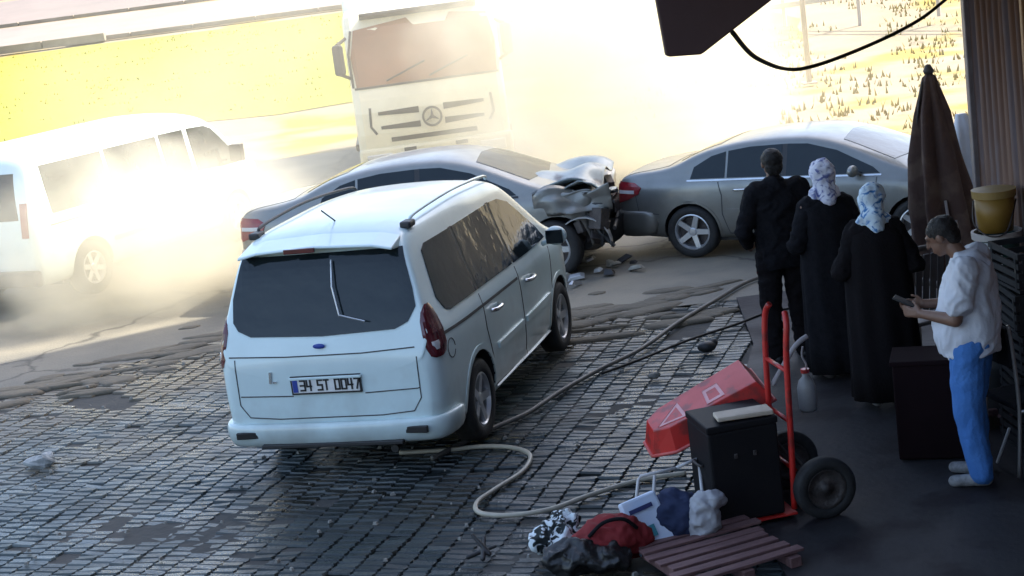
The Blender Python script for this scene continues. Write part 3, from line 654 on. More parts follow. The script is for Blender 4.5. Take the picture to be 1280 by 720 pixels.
    if not crashed:
        patch('grille', black_plastic, c, bvh, [('F', [(-.34, .60), (.34, .60), (.36, .74), (-.36, .74)]), ('F', [(-.5, .32), (.5, .32), (.55, .46), (-.55, .46)])], .005, .06)
        patch('bonnet_seam', seam, c, bvh, [('T', ribbon([(-.72, 3.75), (-.62, 4.42), (.62, 4.42), (.72, 3.75)], .012))], .003, .06)
    else:
        # buckled bonnet, torn wing, radiator, bent bumper, hanging parts
        def sheetm(f, nx, ny, th):
            vs = [f(i / nx, j / ny) for j in range(ny + 1) for i in range(nx + 1)]; n = nx + 1; k = len(vs)
            lo = [(x, y, z - th) for x, y, z in vs]
            fs = [(j * n + i, j * n + i + 1, (j + 1) * n + i + 1, (j + 1) * n + i) for j in range(ny) for i in range(nx)]
            fs += [tuple(k + q for q in reversed(f_)) for f_ in fs]
            bd = [i for i in range(n)] + [j * n + nx for j in range(1, ny + 1)] + [ny * n + i for i in range(nx - 1, -1, -1)] + [j * n for j in range(ny - 1, 0, -1)]
            fs += [(bd[i], bd[(i + 1) % len(bd)], k + bd[(i + 1) % len(bd)], k + bd[i]) for i in range(len(bd))]
            return MB().add(vs + lo, fs)
        def bonnet(u, v):
            x = (u - .5) * 1.46 * (1 - .08 * v); y = 3.34 + v * .88
            z = 1.0 + .09 * math.sin(v * 2.6) * (1 - .3 * u) - .05 * v + .05 * math.sin(v * 9 + u * 2) * v + .05 * math.sin(u * 11 + v * 3)
            z += mnoise.noise(Vector((u * 2.5, v * 2.5, 2))) * .07; return (x, y, z)
        sheetm(bonnet, 26, 24, .018).build('crumpled_bonnet', mat('bent_metal', (.40, .46, .46), (.26, .30, .30), 5, .42, metal=.15, coat=.3, c3=(.10, .10, .10), scale3=3), c, smooth=True)
        def wing(u, v):
            y = 3.55 + u * .85; z = .72 + v * .26 + .06 * math.sin(u * 7) * v
            return (.84 + .07 * math.sin(u * 5 + v * 2) + mnoise.noise(Vector((u * 5, v * 5, 7))) * .05, y, z)
        sheetm(wing, 14, 7, .015).build('torn_wing', paint, c, smooth=True)
        def flap(u, v): return (.30 + u * .50, 3.90 + v * .50, .90 + .06 * math.sin(v * 5) + .09 * u + mnoise.noise(Vector((u * 4, v * 4, 4))) * .06)
        sheetm(flap, 10, 10, .014).build('bonnet_lip', MATS['bent_metal'], c, smooth=True)
        q = MB(); random.seed(5)
        for _ in range(34):
            p = (random.uniform(-.62, .80), random.uniform(3.85, 4.25), random.uniform(.30, .80)); M = Euler((random.uniform(-.7, .7), random.uniform(-.7, .7), random.uniform(-.7, .7))).to_matrix()
            q.box(p, (random.uniform(.08, .3), random.uniform(.06, .22), random.uniform(.06, .26)), M)
        q.build('engine_bay', engine_metal, c, bevel=.01)
        q = MB()
        for (a, b) in (((-.6, 4.25, .55), (.7, 4.38, .48)), ((.7, 4.0, .85), (.75, 4.42, .78)), ((.2, 4.2, .88), (.76, 4.46, .90)), ((.74, 4.1, .7), (.82, 4.38, .3))): q.tube([a, ((a[0] + b[0]) / 2 + .03, (a[1] + b[1]) / 2, (a[2] + b[2]) / 2 - .04), b], .022, 7)
        q.build('bent_frame', black_plastic, c)
        def skin(u, v): return (-.5 + u * 1.35, 4.28 + .10 * math.sin(u * 6) + .05 * v, .30 + v * .26 + .05 * math.sin(u * 9))
        sheetm(skin, 16, 4, .02).build('broken_bumper', black_plastic, c)
        def lin(u, v): a = R(-10 + u * 150); return (.86 - v * .14, 4.05 + .30 * math.cos(a), .36 + .30 * math.sin(a))
        sheetm(lin, 10, 3, .015).build('wheel_liner', alloy, c)
    return c
make_saloon((-2.88, 19.0, 0), -R(104), grey_paint, 'grey saloon car with crumpled bonnet and smashed front, stopped behind the white van', crashed=True)
make_saloon((1.66, 18.60, 0), -R(121), silver_paint, 'undamaged dark silver saloon car stopped ahead of the smashed one', sc=.925)

# ------------------------------------------------------------------ minibus
def make_minibus():
    c = thing('minibus', (-6.5, 19.7, 0), -R(27), 'long white minibus half hidden by dust at the left edge', 'minibus')
    P = dict(L=5.2, hwmax=.98, tum=.16, crown=.03, edge=.14,
             top=[(0, .8), (.03, 1.1), (.1, 1.6), (.2, 1.88), (.4, 1.97), (3.4, 1.98), (3.75, 1.90), (4.0, 1.80), (4.5, 1.32), (4.7, 1.18), (5.05, 1.02), (5.2, .7)],
             belt=[(0, 1.12), (4, 1.08), (5.2, .9)], hw=[(0, .84), (.05, .92), (.3, .97), (4.4, .97), (4.9, .86), (5.2, .66)],
             bot=[(0, .36), (.1, .28), (5, .26), (5.2, .34)], ys=[0, .012, .06, .14, .3, .6, 1.4, 2.2, 3.0, 3.4, 3.75, 4.0, 4.25, 4.5, 4.7, 4.9, 5.08, 5.18, 5.2], arches=[(.95, .39, .35), (4.15, .39, .35)])
    body, bvh = car_shell(c, P, white_paint)
    for s, vw in ((1, 'R'), (-1, 'L')):
        for a, b in ((.40, 1.55), (1.62, 2.70), (2.77, 3.30)): patch('side_window', dark_glass, c, bvh, [(vw, [(a, 1.15), (b, 1.14), (b, 1.74), (a, 1.75)])], .006, .1)
        patch('side_window', dark_glass, c, bvh, [(vw, [(3.40, 1.14), (4.38, 1.10), (4.34, 1.25), (3.95, 1.66), (3.80, 1.72), (3.40, 1.74)])], .006, .1)
        patch('door_seam', seam, c, bvh, [(vw, ribbon([(3.35, 1.9), (3.35, .4), (3.45, .32), (3.7, .32)], .014)), (vw, ribbon([(2.2, 1.05), (2.2, .34), (3.3, .32)], .014)), (vw, ribbon([(.3, 1.02), (3.3, 1.0)], .02))], .003, .1)
        patch('door_rub_strip', black_plastic, c, bvh, [(vw, ribbon([(1.4, .62), (3.3, .62)], .06))], .012, .1)
        q = MB(); q.box((s * 1.12, 4.10, 1.27), (.20, .09, .24)); q.tube([(s * .95, 4.16, 1.18), (s * 1.06, 4.12, 1.22)], .02, 8); q.build('door_mirror', black_plastic, c, bevel=.03)
        q = MB(); q.tube([(s * .99, 3.48, 1.0), (s * 1.0, 3.66, 1.0)], .018, 6); q.build('door_handle', black_plastic, c)
        patch('tail_light', red_lens, c, bvh, [('B', [(s * .84, .92), (s * .74, .92), (s * .74, 1.34), (s * .84, 1.34)])], .012, .05)
        for y in (.95, 4.15): wheel(c, s * .96, y, .34, .21, 6, .21)
    patch('rear_window', dark_glass, c, bvh, [('B', [(-.70, 1.14), (-.04, 1.13), (-.04, 1.70), (-.64, 1.70)]), ('B', [(.04, 1.13), (.70, 1.14), (.64, 1.70), (.04, 1.70)])], .006, .08)
    patch('rear_door_seam', seam, c, bvh, [('B', ribbon([(0, 1.78), (0, .5)], .014))], .003, .08)
    patch('windscreen', dark_glass, c, bvh, [('T', [(-.72, 4.58), (0, 4.66), (.72, 4.58), (.66, 3.98), (0, 3.92), (-.66, 3.98)])], .005, .1)
    q = MB(); q.box((0, -.03, .42), (1.86, .14, .2)); q.build('rear_bumper', black_plastic, c, bevel=.04)
    plate(c, -.115, .44, '34 V 2715')
    q = MB(); q.box((0, 2.6, .3), (1.6, 4.2, .14)); q.build('underbody', black_plastic, c)
make_minibus()

# ------------------------------------------------------------------ lorry
def make_lorry():
    c = thing('lorry', (-.92, 26.0, 0), R(3), 'pale cream lorry facing the camera behind the cars, wrapped in dust', 'lorry')
    W = 1.24
    prof = [(.0, .55), (-.06, .95), (-.05, 1.30), (.0, 1.50), (.06, 1.66), (.30, 2.62), (.50, 2.86), (2.0, 2.92), (2.1, 2.8), (2.1, .55)]
    mb = MB(); rings = []
    for x, k in ((-W, .12), (-W + .03, .04), (-W + .12, 0), (-.6, 0), (0, 0), (.6, 0), (W - .12, 0), (W - .03, .04), (W, .12)):
        rings.append([(x, y + (k if y < 1 else -k * .3), z - (k * .5 if z > 2.5 else 0)) for y, z in prof])
    mb.loft(rings); cab = mb.build('cab', cream_paint, c, bevel=.02)
    cab.data.shade_flat(); bm = bmesh.new(); bm.from_mesh(cab.data); bvh = BVHTree.FromBMesh(bm); bm.free()
    # front seen from -Y
    patch('windscreen', brown_glass, c, bvh, [('B', [(-1.14, 1.72), (1.14, 1.72), (1.17, 2.2), (1.10, 2.66), (.5, 2.72), (.42, 2.60), (-.10, 2.60), (-.2, 2.72), (-1.08, 2.62), (-1.17, 2.2)])], .012, .12)
    patch('windscreen_gasket', black_plastic, c, bvh, [('B', ribbon([(-1.17, 1.70), (1.17, 1.70)], .035)), ('B', ribbon([(-1.19, 1.72), (-1.20, 2.25), (-1.12, 2.62)], .03))], .014, .1)
    for i, z in enumerate((1.27, 1.04, .84)):
        hwd = (.86, .84, .70)[i]
        for s in ((-1, 1) if i < 2 else (0,)):
            ol = [(s * hwd, z - .02), (s * hwd, z + .03), (s * .2, z + .045), (s * .2, z - .055)] if s else [(-hwd, z + .03), (-hwd, z - .04), (hwd, z - .04), (hwd, z + .03)]
            patch('grille_slot', black_plastic, c, bvh, [('B', ol)], .012, .1)
    for s in (-1, 1): patch('grille_frame', seam, c, bvh, [('B', ribbon([(s * .98, 1.38), (s * 1.0, 1.08), (s * .92, .95)], .04))], .01, .1)
    M = Matrix.Translation((0, -.10, 1.13)) @ Matrix.Rotation(R(90), 4, 'X')
    q = MB(); q.lathe([(.13, 0), (.165, 0), (.165, .03), (.13, .03), (.13, 0)], M, 32)
    for k in range(3):
        a = R(90 + 120 * k); A = M @ Matrix.Rotation(a, 4, 'Z')
        q.add([A @ Vector(p) for p in ((0, -.028, 0), (.14, 0, 0), (0, .028, 0), (0, -.028, .03), (.14, 0, .025), (0, .028, .03))], [(0, 1, 2), (3, 5, 4), (0, 3, 4, 1), (1, 4, 5, 2), (2, 5, 3, 0)])
    q.build('emblem', seam, c)
    q = MB(); q.box((0, .02, .53), (2.5, .30, .40)); bp = q.build('bumper', cream_paint, c, bevel=.05)
    for s in (-1, 1):
        q = MB(); q.box((s * .92, -.15, .55), (.42, .05, .17)); q.build('headlight', clear_lens, bp, bevel=.02)
        q = MB(); q.box((s * .42, -.145, .66), (.20, .03, .06)); q.build('fog_light', seam, bp, bevel=.01)
        q = MB(); q.box((s * 1.36, .02, 2.2), (.18, .14, .50)); mr = q.build('mirror', seam, c, bevel=.05)
        q = MB(); q.tube([(s * 1.22, .2, 2.52), (s * 1.36, .0, 2.44)], .03, 6); q.build('mirror_arm', black_plastic, mr)
        q = MB(); q.tube([(s * 1.22, .2, 1.88), (s * 1.36, .0, 1.97)], .03, 6); q.build('mirror_arm', black_plastic, mr)
        q = MB(); q.tube([(s * .35 - .3, -.02, 1.78), (s * .35 + .35, .04, 2.02)], .016, 6); q.build('wiper', black_plastic, c)
        patch('side_window', dark_glass, c, bvh, [('R' if s > 0 else 'L', [(.35, 1.75), (1.5, 1.75), (1.5, 2.5), (.62, 2.5)])], .01, .12)
        for y in (1.1, 5.4, 6.7): wheel(c, s * 1.2, y, .5, .30, 8, .29)
    q = MB(); q.box((0, 5.3, 2.05), (2.5, 6.0, 2.2)); q.build('cargo_box', white_paint, c, bevel=.03)
    q = MB()
    for k in range(7): q.box((0, 2.285, 1.2 + k * .28), (2.44, .03, .05))
    q.build('cargo_rib', alloy, c)
    q = MB(); q.box((-.45, 4.6, .72), (.12, 7.2, .24)); q.box((.45, 4.6, .72), (.12, 7.2, .24)); q.box((0, 5.3, .9), (2.4, 5.9, .08)); q.build('chassis', black_plastic, c)
    q = MB(); q.box((0, .42, 2.80), (1.9, .35, .05), Matrix.Rotation(R(-20), 3, 'X')); q.build('sun_visor', seam, c, bevel=.01)
    for s in (-1, 1):
        q = MB(); q.box((s * 1.16, 1.1, .72), (.3, 1.3, .12)); q.build('mudguard', black_plastic, c, bevel=.03)
make_lorry()

# ------------------------------------------------------------------ shop building, yard and an unseen tall block set there to shade the yard
render_m = mat('render_wall', (.40, .36, .31), (.33, .29, .25), 1.2, .9, bump=.2)
blk = thing('shade_block', (14, 6, 0), 0, 'tall plain unseen block beyond the shop at right, set there to shade the yard', 'building')
mb = MB(); mb.box((0, 0, 10), (13, 33.6, 20)); mb.build('wall', render_m, blk)
mb = MB(); mb.box((0, 0, 20.2), (13.4, 34, .4)); mb.build('roof', mat('roof_slab', (.3, .28, .26), None, 2, .9), blk)
wins = bpy.data.meshes.new('window'); 
q = MB(); q.box((0, 0, 0), (.06, 1.3, 1.4)); wme = q.mesh('window'); wme.materials.append(dark_glass)
q = MB(); q.box((0, 0, -.75), (.16, 1.5, .08)); q.box((0, 0, .75), (.12, 1.5, .08)); q.box((0, -.71, 0), (.12, .08, 1.42)); q.box((0, .71, 0), (.12, .08, 1.42)); fme = q.mesh('frame'); fme.materials.append(render_m)
for fl in range(5):
    for k in range(9):
        o = bpy.data.objects.new('window', wme); COL.objects.link(o); o.parent = blk; o.location = (-6.52, -14.5 + k * 3.6, 4.9 + fl * 2.9)
        f = bpy.data.objects.new('window_frame', fme); COL.objects.link(f); f.parent = o

tin = mat('brown_tin', (.17, .08, .04), (.08, .04, .03), 1.6, .5, metal=.25, bump=.15, bscale=9, c3=(.12, .085, .085), scale3=2.2, stretch=(1, 3, .5))
shop = thing('shop', (3.58, 7.0, 0), 0, 'brown corrugated tin shop front along the right edge, its sheets dark with dirt', 'building')
def corrugated(w, h, pitch=.13, amp=.036):            # runs along local Y, height along Z
    vs = []; n = int(w / pitch * 6)
    for i in range(n + 1):
        y = w * i / n; x = amp * math.cos(2 * math.pi * y / pitch)
        vs += [(x, y, 0), (x, y, h), (x + .006, y, 0), (x + .006, y, h)]
    fs = []
    for i in range(n):
        a, b = i * 4, i * 4 + 4; fs += [(a, b, b + 1, a + 1), (a + 2, a + 3, b + 3, b + 2), (a + 1, b + 1, b + 3, a + 3)]
    fs += [(0, 1, 3, 2), (n * 4, n * 4 + 2, n * 4 + 3, n * 4 + 1)]
    return MB().add(vs, fs)
cm = corrugated(.78, 3.6).mesh('tin_sheet'); cm.materials.append(tin); cm.shade_smooth()
for k in range(11):
    o = bpy.data.objects.new('tin_sheet', cm); COL.objects.link(o); o.parent = shop; o.location = (random.uniform(-.012, .012) - .03, -3.9 + k * .775, .05); o.rotation_euler = (0, random.gauss(0, .004), 0)
mb = MB(); mb.box((2.1, .35, 1.85), (4.1, 8.5, 3.7)); mb.build('wall', render_m, shop)
mb = MB(); mb.box((-.07, 4.60, 1.85), (.07, .07, 3.7)); mb.build('post', mat('post_grey', (.30, .27, .28), (.2, .17, .17), 5, .5, metal=.4), shop, bevel=.008)
mb = MB(); mb.box((-.075, 3.35, 1.85), (.06, .05, 3.7)); mb.build('post', mat('post_orange', (.34, .17, .06), (.22, .11, .05), 5, .5), shop, bevel=.008)
mb = MB(); mb.box((2.1, .35, 3.75), (4.3, 8.9, .1)); mb.build('roof', tin, shop)

ws = thing('workshop', (-2.5, -1.9, 0), 0, 'rendered workshop wall facing the yard from behind', 'building')
mb = MB(); mb.box((0, -1.5, 2.3), (12, 3, 4.6)); mb.build('wall', mat('dark_render', (.10, .09, .08), (.07, .065, .06), 1.5, .9), ws)
mb = MB(); mb.box((0, -1.5, 4.68), (12.4, 3.4, .12)); mb.build('roof', tin, ws)
for k in range(3):
    mb = MB(); mb.box((-4 + k * 3.6, .03, 1.5), (2.6, .08, 3.0)); dr_ = mb.build('roller_door', mat('door_dark', (.04, .045, .05), None, 3, .5, metal=.3), ws)
    mb = MB(); mb.box((-4 + k * 3.6, .09, .5), (.3, .03, .05)); mb.build('handle', engine_metal, dr_)
awn_m = mat('awning_sheet', (.05, .022, .020), (.075, .036, .032), 3, .6, bump=.1)
aw = thing('awning', (3.55, 6.0, 3.6), 0, 'dark brown awning whose pointed corner hangs into the top of the picture', 'awning')
mb = MB(); mb.prism([(-2.905, .15), (-2.885, -.25), (-2.87, -.462), (-2.855, -.468), (-2.74, -.475), (-2.725, -.468), (-2.45, -.305), (-2.1, -.05), (-1.7, .15)], 'Y', -.02, .02); mb.build('valance', awn_m, aw, bevel=.006)
mb = MB(); mb.box((-1.35, 2.6, .24), (3.3, 9.4, .05)); mb.build('shade_roof', tin, aw)  # awning roof lengthened out of view to shade the shop floor
mb = MB(); mb.box((-1.35, -.02, .18), (3.2, .06, .08)); mb.build('beam', awn_m, aw)
for yb_ in (-2.0, 2.2, 4.6, 7.0):
    mb = MB(); mb.box((-1.35, yb_, .18), (3.2, .06, .08)); mb.build('beam', awn_m, aw)
cable_m = mat('black_cable', (.02, .018, .016), None, 8, .6)
mb = MB(); mb.tube(curve([(.94, 6.02, 3.19), (1.18, 6.9, 3.0), (1.57, 8.0, 2.83), (2.05, 8.7, 2.83), (2.5, 9.2, 2.90), (2.86, 9.6, 3.02), (3.50, 10.2, 3.25)], 8), .010, 6)
tag(mb.build('cable', cable_m, smooth=True), 'thin dark wire sagging from the awning corner to the tin wall', 'cable')
mb = MB(); mb.tube([(6.81, 33.86, 0), (6.81, 33.86, 5.5)], .06, 12); po = thing('pole', (0, 0, 0), 0, 'thin bare grey pole standing in the pale ground behind the cars', 'pole')
po.location = (6.81, 33.86, 0)
mb = MB(); mb.tube([(0, 0, 0), (0, 0, 5.5)], [.06, .045], 12); mb.build('shaft', mat('pole_grey', (.30, .27, .24), (.22, .2, .18), 3, .6), po, smooth=True)
mb = MB(); mb.box((0, 0, .02), (.3, .3, .04)); mb.build('base_plate', MATS['pole_grey'], po, bevel=.005)
# guard rail on the slope at right
gr = thing('guard_rail', (7.2, 46.0, .55), -R(35), 'pale two-bar guard rail crossing the slope at the top right', 'guard rail')
railm = mat('rail_grey', (.42, .38, .34), (.34, .3, .27), 2, .6)
for z in (.45, .95):
    mb = MB(); mb.box((5, 0, z + .25), (12, .06, .14), Matrix.Rotation(-R(3), 3, 'Y')); mb.build('rail', railm, gr, bevel=.01)
for k in range(6):
    mb = MB(); mb.box((-.6 + k * 2.2, .06, .45 + k * .1), (.1, .08, 1.8)); mb.build('post', railm, gr, bevel=.01)

# ------------------------------------------------------------------ hoses, cord
hose_m = mat('pale_hose', (.46, .42, .33), (.34, .31, .25), 7, .45)
def zon(pts, z): return [(x, y, z) for x, y in pts]
mb = MB(); mb.tube(curve(zon([(-1.0, 11.55), (-.62, 11.46), (-.39, 11.44), (-.16, 11.32), (-.03, 11.09), (-.09, 10.75), (-.29, 10.44), (-.42, 10.21), (-.4, 10.0), (-.2, 9.88), (.07, 9.9), (.34, 10.07), (.68, 10.23), (1.0, 10.25)], .022), 8), .017, 8)
tag(mb.build('hose', hose_m, smooth=True), 'pale hose curling in an S over the dark blocks behind the van', 'hose')
mb = MB(); mb.tube(curve(zon([(-.75, 11.3), (-.3, 11.84), (-.01, 12.15), (.28, 12.64), (.65, 13.17), (1.05, 13.66), (1.51, 14.48), (2.0, 15.23), (2.37, 15.77), (2.9, 16.2)], .025), 8), .02, 8)
tag(mb.build('hose', mat('grey_hose', (.17, .16, .14), (.10, .095, .09), 5, .5), smooth=True), 'long grey hose running straight from beside the van to the feet of the onlookers', 'hose')
mb = MB(); mb.tube(curve(zon([(.66, 13.05), (1.01, 13.33), (1.49, 13.77), (1.97, 14.11), (2.36, 14.41), (3.0, 14.5)], .02), 8), .013, 7)
tag(mb.build('cable', cable_m, smooth=True), 'black cable on the blocks branching off the grey hose towards the onlookers', 'cable')
# little things lying about
q = MB(); q.ball((0, 0, .05), (.085, .06, .05), 12); q.ball((.06, .03, .07), (.045, .04, .04), 10)
o = q.build('shoe', black_plastic, None, smooth=True, remesh=.008); tag(o, 'small black shoe lying by the black cable on the paving', 'shoe'); o.location = (1.6, 13.35, 0)
q = MB(); q.ball((0, 0, .0), (.06, .04, .03), 10); o = q.build('stone', gritm, None, wob=.012, wscale=14); tag(o, 'small pale stone lying alone between the hose and the handcart', 'stone'); o.location = (1.07, 12.77, .02)
q = MB(); q.ball((0, 0, 0), (.13, .05, .06), 12); q.ball((.05, .06, .01), (.06, .05, .05), 10); o = q.build('rag', mat('pale_rag', (.5, .52, .52), (.15, .16, .16), 14, .9), None, wob=.02, wscale=12); tag(o, 'crumpled pale rag on the dark blocks at the left', 'rag'); o.location = (-4.0, 12.55, .03)
q = MB(); 
for a, b in (((-.09, 0, .02), (.08, .04, .05)), ((0, -.06, .02), (.02, .09, .10)), ((.04, -.02, .03), (-.05, .05, .14))): q.capsule(a, b, .018, .012, 8)
o = q.build('twig', black_plastic, None, smooth=True, remesh=.007); tag(o, 'small dark broken twig at the bottom edge of the paving', 'twig'); o.location = (-.39, 9.25, 0)
# debris below the smashed front
dm = mat('wreck_bits', (.5, .48, .4), (.1, .09, .08), 3, .6)
random.seed(11)
for k in range(30):
    q = MB(); M = Euler((random.uniform(-.5, .5), random.uniform(-.5, .5), random.uniform(0, 3))).to_matrix(); q.box((0, 0, 0), (random.uniform(.06, .22), random.uniform(.04, .12), random.uniform(.02, .06)), M, taper=.6)
    o = q.build('debris', [dm, black_plastic, alloy][k % 3], None, bevel=.004); o.location = (.75 + random.gauss(0, .38), 17.6 + random.gauss(0, .4), .04); tag(o, 'broken car part on the road between the two saloon cars', 'debris', 'broken car parts below the crash')

# ------------------------------------------------------------------ people
skin = mat('skin', (.22, .12, .08), (.19, .10, .065), 20, .5)
black_cloth = mat('black_cloth', (.010, .010, .012), (.018, .017, .02), 20, .9, spec=.1, bump=.3, bscale=60)
dark_cloth = mat('dark_cloth', (.014, .011, .012), (.012, .011, .012), 14, .9, spec=.1, bump=.3, bscale=60)
hair_m = mat('hair', (.010, .008, .007), (.02, .015, .012), 40, .6, bump=.5, bscale=120)
def scarf_material(name, a, b, p0=.50, p1=.64):
    m = bpy.data.materials.new(name); m.use_nodes = True; n = m.node_tree; L = n.links; bs = n.nodes['Principled BSDF']; bs.inputs['Roughness'].default_value = .85
    tc = n.nodes.new('ShaderNodeTexCoord'); v = n.nodes.new('ShaderNodeTexNoise'); v.inputs['Scale'].default_value = 17; v.inputs['Distortion'].default_value = 1.2; L.new(tc.outputs['Object'], v.inputs['Vector'])
    r = n.nodes.new('ShaderNodeValToRGB'); r.color_ramp.elements[0].position = p0; r.color_ramp.elements[1].position = p1; r.color_ramp.elements[0].color = (*a, 1); r.color_ramp.elements[1].color = (*b, 1)
    L.new(v.outputs[0], r.inputs[0]); L.new(r.outputs[0], bs.inputs['Base Color']); return m
def hand(mb, w, d, side, palm, curl=.35, spread=1.0, s=1.0):
    """five fingers; w wrist, d hand direction, side towards the thumb, palm = palm normal"""
    w, d, side, palm = Vector(w), Vector(d).normalized(), Vector(side).normalized(), Vector(palm).normalized()
    c = w + d * .05 * s
    for k in (-1.2, -.4, .4, 1.2): mb.capsule(w + side * k * .012 * s, w + d * .088 * s + side * k * .018 * s, .016 * s, .0125 * s, 8)
    for k, ln in ((-1.5, .058), (-.5, .072), (.5, .078), (1.5, .068)):
        p = w + d * .088 * s + side * k * .0195 * s; dd = d; r = .0092 * s
        for j, f in enumerate((.45, .32, .23)):
            a = curl * (j + .6); dd = (d * math.cos(a) + palm * math.sin(a)).normalized(); q = p + dd * ln * f * s; mb.capsule(p, q, r, r * .9, 8); p = q; r *= .9
    p = w + d * .022 * s + side * .026 * s; a = (d * .6 + side * .7 + palm * .25).normalized(); q = p + a * .042 * s; mb.capsule(p, q, .0135 * s, .011 * s, 8)
    mb.capsule(q, q + (d * .85 + side * .25 + palm * .45).normalized() * .03 * s, .0105 * s, .009 * s, 8)
def head(mb, c, f, s=1.0):
    """c centre of the skull, f facing direction (horizontal-ish)"""
    c = Vector(c); f = Vector(f).normalized(); r = f.cross(Vector((0, 0, 1))).normalized(); u = r.cross(f).normalized()
    M = Matrix((r, f, u)).transposed()
    P = lambda x, y, z: c + M @ Vector((x * s, y * s, z * s))
    mb.ball(P(0, -.012, .02), (.076 * s, .095 * s, .09 * s), 18, M); mb.ball(P(0, .03, -.045), (.058 * s, .06 * s, .07 * s), 16, M)
    mb.ball(P(0, .062, -.095), (.024 * s, .02 * s, .018 * s), 10, M)
    mb.capsule(P(0, .088, .012), P(0, .108, -.028), .010 * s, .013 * s, 8)
    for k in (-1, 1):
        mb.ball(P(k * .079, -.005, -.01), (.011 * s, .02 * s, .032 * s), 10, M); mb.ball(P(k * .03, .080, .012), (.016 * s, .008 * s, .009 * s), 8, M); mb.capsule(P(k * .014, .087, .03), P(k * .045, .078, .028), .007 * s, .006 * s, 6)
    mb.capsule(P(-.022, .086, -.062), P(.022, .086, -.062), .007 * s, .007 * s, 6); mb.capsule(P(-.018, .085, -.074), P(.018, .085, -.074), .008 * s, .008 * s, 6)
    return M, P
def face_bits(parent, P, M, s=1.0):
    e = MB()
    for k in (-1, 1): e.ball(P(k * .03, .0855, .012), (.010 * s, .006 * s, .005 * s), 8, M)
    e.build('eye', mat('eye_dark', (.02, .015, .012), None, 5, .2), parent, smooth=True)
def rings_mesh(name, rows, m, parent, n=40, folds=0.0, nf=11, seed=0, thick=.0, sub=0, cap=True, M=None, extra=None):
    rings = []
    for (z, cx, cy, rx, ry, fo) in rows:
        ring = []
        for k in range(n):
            a = 2 * math.pi * k / n
            w_ = 1 + folds * fo * (math.sin(a * nf + seed + z * 1.5) * .55 + mnoise.noise(Vector((math.cos(a) * 2.2, math.sin(a) * 2.2, z * 1.6 + seed))) * 1.3)
            ring.append(Vector((cx + rx * w_ * math.cos(a), cy + ry * w_ * math.sin(a), z)))
        rings.append(ring)
    mb = MB(); mb.loft(rings, cap=cap)
    if extra: extra(mb)
    return mb.build(name, m, parent, smooth=True, sub=sub)
def shoes(c, feet, m, L=.26):
    for (x, y, a) in feet:
        M = Matrix.Rotation(a, 3, 'Z'); q = MB(); P = lambda u, v, z: Vector((x, y, 0)) + M @ Vector((u, v, z))
        q.capsule(P(0, -.05, .045), P(0, .14, .035), .042, .038, 12); q.ball(P(0, -.03, .07), (.04, .05, .05), 12, M)
        o = q.build('shoe', m, c, remesh=.009, smooth=True, relax=2)
        for v in o.data.vertices: v.co.z = max(v.co.z, .004)
def legs(mb, hips, knees, ankles, rt=.085, rk=.058, ra=.042):
    for h, k, a in zip(hips, knees, ankles): mb.capsule(h, k, rt, rk, 14); mb.capsule(k, a, rk, ra, 12)

